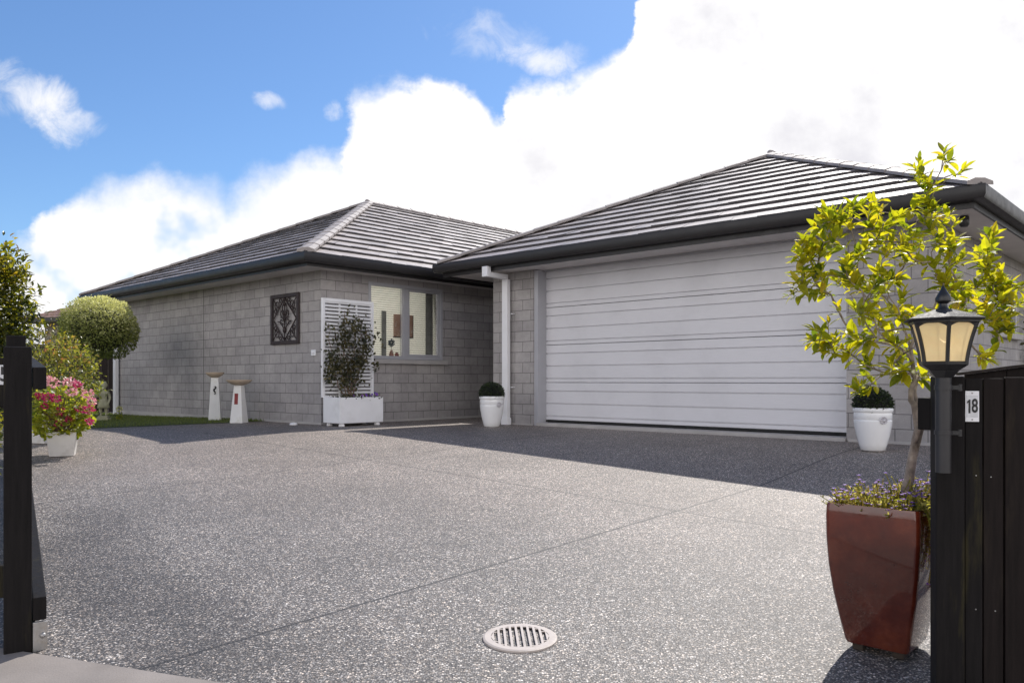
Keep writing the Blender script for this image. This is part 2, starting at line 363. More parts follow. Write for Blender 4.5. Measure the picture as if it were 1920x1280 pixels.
M['pale_petal']=leafmat('pale_pink_petal',[(0,(.75,.22,.32)),(.5,(.80,.42,.46)),(1,(.85,.66,.62))],[(0,(.8,.25,.35)),(1,(.9,.6,.55))],.5,.4)
M['hot_petal']=leafmat('magenta_petal',[(0,(.30,.012,.09)),(.6,(.55,.03,.16)),(1,(.75,.15,.28))],[(0,(.5,.02,.12)),(1,(.8,.10,.25))],.5,.4)
M['violet']=leafmat('violet_petal',[(0,(.12,.06,.45)),(.6,(.25,.10,.60)),(1,(.45,.15,.60))],[(0,(.2,.08,.5)),(1,(.4,.2,.65))],.5,.4)
M['cream_petal']=leafmat('cream_petal',[(0,(.7,.68,.35)),(1,(.8,.78,.5))],[(0,(.7,.7,.3)),(1,(.8,.8,.4))],.5,.4)
M['lobeleaf']=leafmat('fine_yellow_green_leaf',[(0,(.09,.10,.02)),(.6,(.20,.18,.04)),(1,(.30,.24,.09))],[(0,(.45,.46,.04)),(1,(.85,.70,.18))],.5,.5)
M['grass']=leafmat('lawn_blade',[(0,(.05,.08,.012)),(.6,(.11,.14,.022)),(1,(.19,.20,.05))],[(0,(.12,.2,.01)),(1,(.30,.38,.05))],.5,.35)
M['turf']=basic('turf_base',(.07,.085,.022),.95,.3,6,.5,60)

# ------------------------------------------------------------------ ground, drive, path, lawn
def clip_grid(x0,x1,y0,y1,step,planes,dz,name,mat):
    import bmesh
    bm=bmesh.new(); nx=int((x1-x0)/step)+1; ny=int((y1-y0)/step)+1; g=[]
    for j in range(ny+1):
        g.append([bm.verts.new((x0+step*i,y0+step*j,0)) for i in range(nx+1)])
    for j in range(ny):
        for i in range(nx): bm.faces.new((g[j][i],g[j][i+1],g[j+1][i+1],g[j+1][i]))
    for (co,no) in planes:
        bmesh.ops.bisect_plane(bm,geom=bm.verts[:]+bm.edges[:]+bm.faces[:],plane_co=(*co,0),plane_no=(*no,0),clear_outer=True)
    for v in bm.verts: v.co.z=gz(v.co.x,v.co.y)+dz
    me=bpy.data.meshes.new(name); bm.to_mesh(me); bm.free(); me.materials.append(mat)
    me.polygons.foreach_set('use_smooth',[True]*len(me.polygons))
    o=bpy.data.objects.new(name,me); COL.objects.link(o); return struct(o)

FD=Vector((-.63,1)).normalized()            # left fence line direction
FN=(-FD.y, FD.x)                            # its outward (left) normal
GD=Vector((.952,-.305)).normalized()        # gate line direction
GP=(-1.43,2.805)
GN=(GD.y,-GD.x)                             # towards the street
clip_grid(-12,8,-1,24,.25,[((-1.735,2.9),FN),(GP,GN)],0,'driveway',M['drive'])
clip_grid(-9,9,-6,5,.25,[((GP[0]+GN[0]*.012,GP[1]+GN[1]*.012),(-GN[0],-GN[1]))],.006,'footpath',M['concrete'])
clip_grid(-9,1,1.5,14,.25,[((-1.76,2.9),(-FN[0],-FN[1])),((GP[0],GP[1]+.02),GN)],-.012,'gravel_bed',M['gravel'])
gg=Geo(); xs=[-600,-200,-80,-40]+[ -24+i for i in range(0,41)]+[30,80,200,600]; ys=[-400,-80,-20]+[-6+i for i in range(0,36)]+[45,90,200,700]
for y in ys:
    for x in xs: gg.v.append((x,y,gz(max(-24,min(16,x)),max(-6,min(30,y)))-.05))
nx=len(xs)
for j in range(len(ys)-1):
    for i in range(nx-1): gg.f.append((j*nx+i,j*nx+i+1,(j+1)*nx+i+1,(j+1)*nx+i)); gg.m.append(0); gg.sh.append(.5)
struct(gg.build('ground',M['earth']))

LU0,LU1,LV0,LV1=-18.6,-11.62,4.12,6.68
lw=Geo(); nu,nv=28,12
for j in range(nv+1):
    for i in range(nu+1):
        u=LU0+(LU1-LU0)*i/nu; v=LV0+(LV1-LV0)*j/nv; x,y=UV2XY(u,v); e=.0 if i in(0,nu) or j in (0,nv) else .022
        lw.v.append((x,y,gz(x,y)+.004+e))
for j in range(nv):
    for i in range(nu): a=j*(nu+1)+i; lw.f.append((a,a+1,a+nu+2,a+nu+1)); lw.m.append(0); lw.sh.append(.5)
struct(lw.build('lawn',M['turf'],smooth=True))
gr=Geo()
for _ in range(24000):
    u=random.uniform(LU0+.02,LU1-.01+.03*random.random()); v=random.uniform(LV0,LV1); x,y=UV2XY(u,v); z=gz(x,y)+.012
    h=random.uniform(.022,.05); a=random.uniform(0,6.28); w=.004; lx,ly=random.uniform(-.02,.02),random.uniform(-.02,.02)
    gr.add([(x-w*math.cos(a),y-w*math.sin(a),z),(x+w*math.cos(a),y+w*math.sin(a),z),(x+lx,y+ly,z+h)],[(0,1,2)])
g_=gr.build('grass',M['grass']); g_['kind']='stuff'; tag(g_,'short green lawn grass along the foot of the long block wall','grass')

# ------------------------------------------------------------------ house (built in u, v, z under one rotated Empty)
H=thing('house','grey block bungalow with dark tiled hip roofs and a wide silver garage door','house',(0,0,0),ROT)
def wall_u(g,u0,u1,v,z0,z1,t=.12): g.box(u0,v,z0,u1,v+t,z1)
def wall_v_open(g,u,v0,v1,z0,z1,ov0,ov1,oz0,oz1,t=-.12):
    a,b=min(u,u+t),max(u,u+t)
    g.box(a,v0,z0,b,ov0,z1); g.box(a,ov1,z0,b,v1,z1); g.box(a,ov0,z0,b,ov1,oz0); g.box(a,ov0,oz1,b,ov1,z1)
WL=Geo(); wall_u(WL,-17.75,-10.08,6.7,-.3,2.3); WL.build('wall',M['block'],H)['label']='long grey block wall facing the lawn'
W2=Geo(); wall_v_open(W2,-10.08,6.82,11.3,-.3,2.3,7.56,9.12,1.0,2.21); W2.build('wall',M['block'],H)['label']='block wall with the bedroom window'
W3=Geo(); W3.box(-17.75,6.82,-.3,-17.63,22,2.3); W3.build('wall',M['block'],H); W3=Geo(); W3.box(-10.08,11.3,-.3,-8.51,11.42,2.36); W3.build('wall',M['block'],H)
W4=Geo(); wall_u(W4,-8.51,-7.69,8.75,-.3,2.28,.25); W4.build('wall',M['block'],H)['label']='block pier left of the garage door'; W4=Geo(); wall_u(W4,-3.18,-2.3,8.75,-.3,2.28,.25); W4.build('wall',M['block'],H)['label']='block pier right of the garage door'
W5=Geo(); wall_v_open(W5,-2.3,9.0,22,-.3,2.28,11.25,12.5,1.28,2.0); W5.build('wall',M['block'],H); W5=Geo(); W5.box(-8.51,9.0,-.3,-8.39,11.3,2.36); W5.build('wall',M['block'],H)
FT=Geo(); FT.box(-17.77,6.684,-.3,-10.064,6.70,.035); FT.box(-10.08,6.70,-.3,-10.064,11.3,.035); FT.box(-3.16,8.734,-.3,-2.284,8.75,.03); FT.box(-8.526,8.734,-.3,-7.69,8.75,.02); FT.box(-2.3,8.75,-.3,-2.284,22,.03)
FT.build('footing',M['footing'],H,bevel=.004)

def rect_ring(g,rect,prof,sides=4,mat=0):    # sweep a (inset, z) profile round a rectangle; corners mitre by themselves
    u0,v0,u1,v1=rect; n=len(prof); vs=[]
    for d,z in prof: vs += [(u0+d,v0+d,z),(u1-d,v0+d,z),(u1-d,v1-d,z),(u0+d,v1-d,z)]
    fs=[]
    for i in range(n):
        j=(i+1)%n
        for k in range(sides):
            l=(k+1)%4; fs.append((i*4+k,i*4+l,j*4+l,j*4+k))
    g.add(vs,fs,mat,.5)
def hip_roof(rect, ze, label, soffit_z, wallrect, tan=.475):
    u0,v0,u1,v1=rect
    roof=Geo(); half=(u1-u0)/2-.04; a=.04; LIFT=.036
    U0,V0,U1,V1=u0+a,v0+a,u1-a,v1-a
    ncourse=int(math.ceil(half/TG))
    sl=math.sqrt(1+tan*tan)
    for k in range(ncourse):
        r0=k*TG; r1=min(half,(k+1)*TG)
        zb0=ze+r0*tan; zt0=zb0+LIFT; zt1=ze+r1*tan+.004
        if r1>=half: zt1=ze+half*tan+.01
        for side in range(4):
            if side==0: A=(U0+r0,V0+r0);B=(U1-r0,V0+r0);C=(U1-r1,V0+r1);D=(U0+r1,V0+r1)
            elif side==1: A=(U1-r0,V0+r0);B=(U1-r0,V1-r0);C=(U1-r1,V1-r1);D=(U1-r1,V0+r1)
            elif side==2: A=(U1-r0,V1-r0);B=(U0+r0,V1-r0);C=(U0+r1,V1-r1);D=(U1-r1,V1-r1)
            else: A=(U0+r0,V1-r0);B=(U0+r0,V0+r0);C=(U0+r1,V0+r1);D=(U0+r1,V1-r1)
            L=math.hypot(B[0]-A[0],B[1]-A[1]); m=max(2,int(L/.3)); dx,dy=(B[0]-A[0])/L,(B[1]-A[1])/L
            al=lambda P:(P[0]-A[0])*dx+(P[1]-A[1])*dy
            off=(r0 if side<2 else 0)+(.15 if k%2 else 0)
            # split along the course so every tile edge can wander a little
            l0,l1=al(D),al(C)
            for i in range(m):
                ta,tb=i/m,(i+1)/m; ja=random.uniform(-.004,.005); jb=ja+random.uniform(-.003,.003); jo=random.uniform(-.004,.004)
                PA=lambda t:(A[0]+(B[0]-A[0])*t+dy*jo,A[1]+(B[1]-A[1])*t-dx*jo)
                TPt=lambda t:(D[0]+(C[0]-D[0])*t,D[1]+(C[1]-D[1])*t,zt1)
                b0=(*PA(ta),zt0+ja); b1=(*PA(tb),zt0+jb); w0=(*PA(ta),zb0-.012); w1=(*PA(tb),zb0-.012)
                va=k*TG+.004; vb=(k+1)*TG-.004
                roof.add([b0,b1,TPt(tb),TPt(ta)],[(0,1,2,3)],0,None,[(L*ta+off,va),(L*tb+off,va),(l0+(l1-l0)*tb+off,vb),(l0+(l1-l0)*ta+off,vb)])
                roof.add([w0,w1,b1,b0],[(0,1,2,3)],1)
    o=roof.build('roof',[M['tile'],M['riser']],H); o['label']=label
    cap=Geo(); zr=ze+half*tan; uc=(u0+u1)/2
    def caps(p,q,across,drop):
        p,q=Vector(p),Vector(q); L=(q-p).length; n=max(1,int(L/.38)); d=(q-p)/L
        ac=Vector(across).normalized()
        for i in range(n):
            a0=p+d*(L*i/n-.02); b0=p+d*(L*(i+1)/n); up=Vector((0,0,1)); w0,w1=.125,.115; lift=random.uniform(0,.006)
            h0=.068+lift; h1=.062
            vs=[]
            for (c,w,h) in ((a0,w0,h0),(b0,w1,h1)):
                vs += [c-ac*w+up*(h-w*drop-.035), c-ac*w*.98+up*(h-w*drop), c-ac*.045+up*(h-.008), c+ac*.045+up*(h-.008), c+ac*w*.98+up*(h-w*drop), c+ac*w+up*(h-w*drop-.035)]
            cap.add(vs,[(i_,i_+1,6+i_+1,6+i_) for i_ in range(5)]+[(0,5,4,3,2,1),(6,7,8,9,10,11)],0)
    apexF=(uc,V0+half,zr); apexB=(uc,V1-half,zr)
    k=.72
    caps((U0+.03,V0+.03,ze+.03),apexF,(1,-1,0),.30); caps((U1-.03,V0+.03,ze+.03),apexF,(1,1,0),.30)
    caps((U0+.03,V1-.03,ze+.03),apexB,(1,1,0),.30); caps((U1-.03,V1-.03,ze+.03),apexB,(1,-1,0),.30)
    caps(apexF,apexB,(1,0,0),.45)
    cap.ball((uc,V0+half-.02,zr+.03),.06,12,8,0)
    cap.build('ridge_cap',M['cap'],o)
    gut=Geo(); zt=ze+.02
    rect_ring(gut,rect,[(0.004,zt),(0,zt-.012),(0,zt-.095),(.018,zt-.125),(.055,zt-.135),(.115,zt-.135),(.115,zt-.02),(.10,zt-.02),(.10,zt-.11),(.02,zt-.10),(.014,zt)])
    gut.build('gutter',M['charcoal'],H,smooth=True,autosm=35)
    fa=Geo(); rect_ring(fa,rect,[(.117,zt-.03),(.117,soffit_z-.022),(.140,soffit_z-.022),(.140,zt-.03)]); fa.build('fascia',M['charcoal'],H)
    so=Geo(); u_0,v_0,u_1,v_1=u0+.142,v0+.142,u1-.142,v1-.142; w0,x0,w1,x1=wallrect
    z0,z1=soffit_z,soffit_z+.012
    so.box(u_0,v_0,z0,u_1,x0+.2,z1); so.box(u_0,x0+.2,z0,w0+.13,v_1,z1); so.box(w1-.13,x0+.2,z0,u_1,v_1,z1); so.build('soffit',M['soffit'],H)
    return o
hip_roof((-18.3,6.10,-9.59,22.6),2.435,'tiled hip roof over the left wing',2.30,(-17.75,6.7,-10.08,22))
hip_roof((-9.30,8.20,-1.74,22.6),2.435,'tiled hip roof over the garage',2.285,(-8.51,8.75,-2.3,22))
VR=Geo(); VR.box(-9.70,10.6,2.415,-9.19,22,2.45); VR.build('valley_gutter',M['charcoal'],H)

# garage door: four sections with ribs
GDr=Geo(); GDr.box(-7.64,8.985,.03,-3.16,9.0,2.28); door=GDr.build('garage_door',M['rubber'],H)
PH=.5515
for s in range(4):
    pg=Geo(); zb=.078+s*PH; prof=[]; rib=PH/3
    # profile (offset outward, z): three ribs with V-grooves, a step at the section joint
    grooves=[rib*.32,rib*1.32,rib*2.32]
    prof=[(-.01,zb+.0025),(.009,zb+.004),(.012,zb+.008)]
    for g0 in grooves:
        zc=zb+g0; prof += [(.012,zc-.0085),(-.012,zc-.0055),(-.012,zc+.0055),(.012,zc+.0085)]
    prof += [(.012,zb+PH-.006),(.0,zb+PH-.002)]
    vs=[];n=len(prof)
    for u in (-7.62,-3.18):
        for o_,z in prof: vs.append((u,8.97-o_,z))
    fs=[(i,n+i,n+i+1,i+1) for i in range(n-1)]
    pg.add(vs,fs,0,.5); pg.build('panel',M['silver'],door)
TB=Geo(); TB.box(-7.62,8.945,.052,-3.18,8.98,.076); TB.build('bottom_seal',M['rubber'],door)
JB=Geo(); JB.box(-7.69,8.765,-.02,-7.615,8.99,2.28); JB.build('door_jamb',M['alu'],H,bevel=.004)
TH=Geo(); TH.box(-7.612,8.72,-.2,-3.185,8.985,.042); TH.build('threshold',M['footing'],H,bevel=.006)
TR=Geo(); TR.box(-7.612,8.90,2.262,-3.185,8.98,2.283); TR.build('door_head',M['alu'],H)

# bedroom window
wf=Geo(); u0,u1=-10.155,-10.085
def frame_v(g,a,b,v0,v1,z0,z1,w):
    g.box(a,v0,z0,b,v0+w,z1); g.box(a,v1-w,z0,b,v1,z1); g.box(a,v0+w,z0,b,v1-w,z0+w); g.box(a,v0+w,z1-w,b,v1-w,z1)
frame_v(wf,u0,u1+.012,7.562,9.118,1.002,2.208,.052); wf.box(u0,8.262,1.054,u1+.006,8.365,2.156)
win=wf.build('window',M['alu'],H,bevel=.003); win['label']='two-light aluminium bedroom window with blinds behind'
sf=Geo(); frame_v(sf,u0+.012,u1-.004,8.367,9.064,1.056,2.154,.034); sf.build('sash',M['alu'],win,bevel=.002)
gp=Geo(); gp.box(-10.128,7.616,1.056,-10.122,8.260,2.154); gp.build('pane',M['glass'],win)
gp=Geo(); gp.box(-10.128,8.403,1.092,-10.122,9.028,2.118); gp.build('pane',M['glass'],win)
sl=Geo()
z=1.06
while z<2.19:
    a=R(62); w=.036
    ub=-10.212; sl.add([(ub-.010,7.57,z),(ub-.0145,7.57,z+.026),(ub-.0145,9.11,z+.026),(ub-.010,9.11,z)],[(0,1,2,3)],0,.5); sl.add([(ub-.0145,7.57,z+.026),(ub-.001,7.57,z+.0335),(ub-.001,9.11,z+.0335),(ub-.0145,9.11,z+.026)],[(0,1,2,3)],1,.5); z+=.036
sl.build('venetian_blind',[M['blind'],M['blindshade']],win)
sil=Geo(); sil.box(-10.079,7.50,.925,-10.02,9.2,.995); sil.box(-10.15,7.562,.93,-10.079,9.118,1.001); sil.build('window_sill',M['footing'],H,bevel=.008)
rm=Geo(); rm.box(-10.9,7.3,.9,-10.36,9.5,.93); rm.box(-10.9,7.3,2.25,-10.2,9.5,2.28); rm.box(-10.9,7.28,.9,-10.2,7.3,2.28); rm.box(-10.9,9.5,.9,-10.2,9.52,2.28); rm.box(-10.92,7.28,.9,-10.9,9.52,2.28); rm.box(-10.36,7.3,.96,-10.2,9.5,.999)
rm.build('window_reveal',M['render'],H)
# side window of the garage
wf=Geo(); frame_v(wf,-2.36,-2.285,11.252,12.498,1.282,1.998,.05); wf.box(-2.36,11.85,1.332,-2.29,11.90,1.948); w2=wf.build('window',M['alu'],H,bevel=.003); w2['label']='small window in the side wall of the garage'
gp=Geo(); gp.box(-2.33,11.304,1.334,-2.324,11.848,1.946); gp.build('pane',M['glass'],w2); gp=Geo(); gp.box(-2.33,11.902,1.334,-2.324,12.446,1.946); gp.build('pane',M['glass'],w2)
bk=Geo(); bk.box(-2.6,11.2,1.2,-2.58,12.6,2.1); bk.build('window_reveal',M['dark'],H)  # near-black sheet stands in for the unlit garage behind the glass
sil=Geo(); sil.box(-2.299,11.15,1.20,-2.22,12.6,1.278); sil.build('window_sill',M['footing'],H,bevel=.008)
# downpipes
dp=Geo()
dp.box(-8.215,8.205,2.175,-8.105,8.285,2.325)
dp.box(-8.205,8.286,2.175,-8.115,8.66,2.245); dp.box(-8.215,8.63,.02,-8.105,8.70,2.174); dp.box(-8.225,8.62,-.02,-8.095,8.71,.10)
dp.box(-8.104,8.70,.55,-8.06,8.75,.565); dp.box(-8.104,8.70,1.65,-8.06,8.75,1.665)
dp.build('downpipe',M['white'],H,bevel=.006)
dp=Geo(); dp.box(-17.73,6.60,-.12,-17.60,6.67,2.3); dp.build('downpipe',M['white'],H,bevel=.006)
# small fittings
sl_=Geo(); sl_.lathe([(.035,0),(.045,-.02),(.045,-.09),(.03,-.11)],16,(-2.05,8.78,2.285)); sl_.build('soffit_light',M['black'],H,smooth=True,autosm=40)
tp=Geo(); tp.box(-10.33,6.683,1.03,-10.21,6.699,1.12); tp.box(-10.29,6.665,1.06,-10.25,6.682,1.09); tp.build('wall_socket',M['white'],H,bevel=.006)
vt=Geo()
for uu in (-13.80,): vt.box(uu-.005,6.6955,.04,uu+.005,6.6995,2.29)
vt.build('control_joint',basic('joint_sealant',(.16,.15,.15),.8),H)

# things inside the window (world positions through uv)
def uvthing(name,label,cat,u,v,z,group=None):
    x,y=UV2XY(u,v); return thing(name,label,cat,(x,y,z),ROT,group)
pic=uvthing('canvas_picture','brown canvas print of pale blossom seen through the bedroom window','picture',-10.185,8.34,1.38)
pg=Geo(); pg.box(-.010,-.19,0,.010,.20,.36); m_,n_,p_,o_=material('blossom_canvas'); uvn=n_.new('ShaderNodeTexCoord').outputs['Object']
vv=n_.new('ShaderNodeTexVoronoi'); n_.put(vv.inputs['Vector'],uvn); vv.inputs['Scale'].default_value=26
cc=n_.mix(n_.remap(n_.noise(uvn,7,4),.3,.7),(.42,.24,.17,1),(.56,.38,.28,1)); cc=n_.mix(n_.math('MULTIPLY',n_.remap(vv.outputs['Distance'],.18,.3,1,0),n_.remap(n_.noise(uvn,9,3),.45,.55)),cc,(.72,.66,.58,1))
n_.put(p_.inputs['Base Color'],cc); p_.inputs['Roughness'].default_value=.7
pg.build('canvas',m_,pic,bevel=.003)
pe=Geo(); pe.box(-.011,-.194,-.02,.011,.215,-.001); pe.box(-.011,.201,0,.011,.215,.36); pe.build('frame_edge',M['iron'],pic)
vs_=uvthing('vase','small patterned brown vase on the bedroom window sill','vase',-10.170,8.09,1.0)
vg=Geo(); vg.lathe([(.02,0),(.036,.03),(.038,.07),(.03,.11),(.018,.135),(.022,.15)],20); vg.build('vase_body',basic('brown_white_glaze',(.34,.16,.12),.3,.6,35,dirt=(.7,.66,.62),dscale=22),vs_,smooth=True)
fl=uvthing('dried_flower','round blue grey dried flower head standing in the brown vase','flower',-10.170,8.09,1.15)
fg=Geo(); fg.tube([(0,0,-.08),(0,0,.08)],.003,6)
for _ in range(160):
    d=rdir(); fg.chip(Vector((0,0,.12))+Vector((d.x*.022,d.y*.055,d.z*.05))*random.uniform(.2,1),Vector((d.x*.4,d.y,d.z)),rdir(),.022,.022,1)
fg.build('flower_head',[M['twig'],basic('blue_grey_floret',(.10,.14,.17),.7,.4,40)],fl)
jar=uvthing('ornament','small reddish jar beside the vase on the window sill','ornament',-10.170,8.20,1.0)
jg=Geo(); jg.lathe([(.022,0),(.036,.03),(.034,.08),(.022,.105),(.025,.115)],18); jg.build('jar_body',basic('red_brown_glaze',(.30,.09,.07),.3,.5,40,dirt=(.6,.55,.5),dscale=25),jar,smooth=True)
for i,(v0,v1,u_,lab) in enumerate(((8.83,9.00,-10.185,'grey green curtain drawn to the right side of the bedroom window'),(7.90,8.00,-10.185,'narrow grey green curtain hanging left of the vase in the window'))):
    cg=Geo(); n=24; vs=[];top=2.2 if i==0 else 1.78
    for k in range(n+1):
        v=v0+(v1-v0)*k/n; vs += [(u_+.012*math.sin(k*1.55),v,1.01),(u_+.012*math.sin(k*1.55),v,top)]
    cg.add(vs,[(2*k,2*k+2,2*k+3,2*k+1) for k in range(n)],0,.5)
    for k in range(len(cg.v)): x,y=UV2XY(cg.v[k][0],cg.v[k][1]); cg.v[k]=(x,y,cg.v[k][2])
    tag(cg.build('curtain',M['curtain'],smooth=True),lab,'curtain','curtains in the bedroom window')

# ------------------------------------------------------------------ wall art on the long wall
art=uvthing('wall_art','dark iron scrollwork panel hung on the long grey block wall','wall art',-11.05,6.675,1.62)
w,h=.41,.395
fr=Geo(); b=.062
fr.box(-w,-.012,-h,-w+b,.012,h); fr.box(w-b,-.012,-h,w,.012,h); fr.box(-w+b,-.012,h-b*.95,w-b,.012,h); fr.box(-w+b,-.012,-h,w-b,.012,-h+b*.95)
fr.build('frame',M['iron'],art,bevel=.006)
sc=Geo(); rr=.0085
def sweep2(p,r=rr): sc.tube([(x,0,z) for x,z in p],r,6)
wi,hi=w-b,h-b
sweep2([(0,hi),(wi*.96,0),(0,-hi),(-wi*.96,0),(0,hi)],.012)
def spiral(cx,cz,r0,r1,a0,turn,n=22): return [(cx+(r0+(r1-r0)*i/n)*math.cos(a0+turn*i/n),cz+(r0+(r1-r0)*i/n)*math.sin(a0+turn*i/n)) for i in range(n+1)]
for sx in (-1,1):
    for sz in (-1,1):
        sweep2([(sx*x,sz*z) for x,z in spiral(wi*.60,hi*.66,.085,.02,-1.2,7.0)]); sweep2([(sx*x,sz*z) for x,z in spiral(wi*.80,hi*.42,.055,.012,2.2,6.2)]); sweep2([(sx*x,sz*z) for x,z in spiral(wi*.36,hi*.86,.05,.012,3.6,-6.0)])
        sweep2([(sx*wi*.98,sz*hi*.98),(sx*wi*.78,sz*hi*.78),(sx*wi*.5,sz*hi*.5)])
    sweep2([(sx*x,z) for x,z in spiral(.06,.10,.075,.018,-1.8,5.6)]); sweep2([(sx*x,z) for x,z in spiral(.09,-.03,.06,.012,-2.6,5.4)])
    sweep2([(0,-.2),(sx*.05,-.12),(sx*.12,-.05),(sx*.2,-.03)]); sweep2([(0,-.06),(sx*.05,.02),(sx*.11,.03)]); sweep2([(0,.25),(sx*.06,.2),(sx*.075,.12),(sx*.03,.03),(0,-.02)])
sweep2([(0,-hi),(0,hi)],.008); sc.ball((0,0,-.17),.03,12,8,zs=1.8); sc.ball((0,0,.235),.028,12,8); sc.ball((0,0,.07),.022,12,8)
sc.build('scrollwork',M['iron'],art,smooth=True)

# ------------------------------------------------------------------ bird baths
def bath(name,x,y,hh,bw,tw,br,label,rz):
    z=gz(x,y); t=thing(name,label,'bird bath',(x,y,z),rz,'bird baths against the block wall')
    g=Geo(); k=hh-.085
    g.hexa([(-bw,-bw,0),(bw,-bw,0),(bw,bw,0),(-bw,bw,0)],[(-tw,-tw,k),(tw,-tw,k),(tw,tw,k),(-tw,tw,k)]); g.build('pedestal',M['seat'],t,bevel=.008)
    g=Geo(); g.lathe([(.05,k+.002),(br*.5,k+.012),(br*.82,k+.042),(br,k+.075),(br*1.01,k+.088),(br*.96,k+.086),(br*.7,k+.05),(.02,k+.035)],36); g.build('bowl',M['bowl'],t,smooth=True,autosm=60)
    return t,k
F1=R(17)
b1,k1=bath('bird_bath',-4.85,12.94,.80,.098,.056,.145,'taller white bird bath with a small black sea horse motif',F1)
sea=Geo(); yy=-.098+.0415*.62
pts=[(.012,.075),(.02,.06),(.012,.04),(-.006,.03),(-.012,.01),(.002,-.015),(.012,-.035),(.004,-.055),(-.008,-.05),(-.004,-.04)]
sea.tube([(x,-.0785+ (z)*.058,k1*.70+z) for x,z in pts],[.007,.011,.012,.014,.014,.012,.008,.006,.005,.003],8); sea.tube([(.012,-.0745,k1*.70+.072),(-.012,-.0752,k1*.70+.062)],[.008,.003],6)
sea.build('motif',M['ink'],b1,smooth=True)
b2,k2=bath('bird_bath',-4.27,12.40,.67,.105,.058,.195,'shorter white bird bath with a dark red mosaic panel',R(-8))
pn=Geo(); z0,z1=.29,.46; yf=lambda z:-.105+(.105-.058)*z/k2-.003
pn.add([(-.04,yf(z0),z0),(.02,yf(z0),z0),(.02,yf(z1),z1),(-.04,yf(z1),z1),(-.04,yf(z0)+.01,z0),(.02,yf(z0)+.01,z0),(.02,yf(z1)+.01,z1),(-.04,yf(z1)+.01,z1)],[(0,1,2,3),(4,7,6,5),(0,4,5,1),(1,5,6,2),(2,6,7,3),(3,7,4,0)],0,.5)
pn.build('panel',M['redpanel'],b2,bevel=.003)

# ------------------------------------------------------------------ trellis, planter box, climber
tr=uvthing('trellis','white slatted trellis screen standing at the corner of the block wall','trellis',-9.96,6.63,.41)
fr=Geo(); TW,THh=.93,1.465
fr.box(-.022,0,0,.022,.045,THh); fr.box(-.022,TW-.045,0,.022,TW,THh); fr.box(-.022,.045,THh-.05,.022,TW-.045,THh); fr.box(-.022,.045,0,.022,TW-.045,.03)
fr.build('frame',M['white'],tr,bevel=.004)
s_=Geo(); n=26
for i in range(n):
    z=.055+i*(THh-.125)/(n-1)*1.0; s_.box(-.008,.046,z-.0,.010,TW-.046,z+.030)
s_.build('slats',M['white'],tr,bevel=.002)
ms=Geo(); ms.box(-.021,TW*.33,.031,-.009,TW*.33+.03,THh-.051); ms.box(-.021,TW*.66,.031,-.009,TW*.66+.03,THh-.051); ms.build('batten',M['white'],tr)
pb=uvthing('planter_box','long white rectangular planter box on feet in front of the trellis','planter',-9.67,6.985,0)
g=Geo(); a,bb,zz0,zz1=.21,.385,.045,.415
g.box(-a,-bb,zz0,a,-bb+.022,zz1); g.box(-a,bb-.022,zz0,a,bb,zz1); g.box(-a,-bb+.022,zz0,-a+.022,bb-.022,zz1); g.box(a-.022,-bb+.022,zz0,a,bb-.022,zz1); g.box(-a+.022,-bb+.022,zz0,a-.022,bb-.022,.08)
g.build('box_body',M['white'],pb,bevel=.005)
g=Geo(); g.box(-a+.024,-bb+.024,.082,a-.024,bb-.024,.375); g.build('soil',M['soil'],pb)
for sx in (-1,1):
    for sy in (-1,1):
        g=Geo(); g.lathe([(.04,0),(.045,.012),(.035,.044)],12,(sx*(a-.06),sy*(bb-.07),0)); g.build('foot',M['white'],pb)
cl=uvthing('climbing_plant','dark leafy climber trained up the white trellis from the planter','climber',-9.80,7.02,.38)
st=Geo(); lf=Geo()
stems=[]
for k in range(9):
    y=random.uniform(-.12,.16); p=[Vector((0,y,0))]; tgt=-.36+.84*(k+.5)/9+random.uniform(-.05,.05); hh=random.uniform(.85,1.43)
    for i in range(1,13):
        t=i/12; p.append(Vector((-.085+.035*random.random() if t>.1 else -.03, y+(tgt-y)*(t**.55)+random.uniform(-.03,.03), hh*t)))
    stems.append(p); st.tube(p,[.008-.005*i/12 for i in range(13)],6)
st.build('stem',M['twig'],cl,smooth=True)
def vine_density(y,z):
    return 1.0 if z>.2 else .5
cnt=0
while cnt<640:
    p=random.choice(stems); i=random.randint(3,12); q=p[i].lerp(p[i-1],random.random()); q=q+Vector((random.uniform(-.01,.06),random.gauss(0,.075),random.gauss(0,.05)))
    if q.z<.12 or q.z>1.44 or q.y<-.43 or q.y>.60: continue
    if .62<q.z<.80 and random.random()<.4: continue
    d=(rdir()+Vector((.2,0,-.5))).normalized(); L=random.uniform(.036,.06); lf.leaf(q,d,Vector((1,0,.5))+rdir()*.6,L,L*.75,.2,.2,0,None,3); cnt+=1
for (yy,zz,n) in ((-.36,.42,70),(-.33,.60,50),(-.2,.5,60),(-.1,.9,60),(.1,1.1,60),(.15,.6,60),(.3,.75,40),(.52,.86,10),(.5,1.0,10),(.46,.5,20),(-.36,.3,20)):
    for _ in range(n):
        q=Vector((random.uniform(-.03,.06),random.gauss(yy,.05),random.gauss(zz,.06))); L=random.uniform(.035,.06); lf.leaf(q,rdir()+Vector((0,0,-.4)),Vector((1,0,.5))+rdir()*.6,L,L*.75,.2,.2,0,None,3)
    st2=Geo()
lf.build('leaf',M['vineleaf'],cl)
pa=uvthing('pansy_plant','low violet pansies filling the white planter box','flowers',-9.62,6.985,.375)
g=Geo(); f2=Geo()
for _ in range(520):
    y=random.uniform(-.34,.35); x=random.uniform(-.16,.17); z=random.uniform(0,.075); L=random.uniform(.02,.04); g.leaf((x,y,z),rdir()+Vector((0,0,.4)),rdir()+Vector((0,0,1)),L,L*.6,.1,.2,0,None,2)
g.build('leaf',M['vineleaf'],pa)
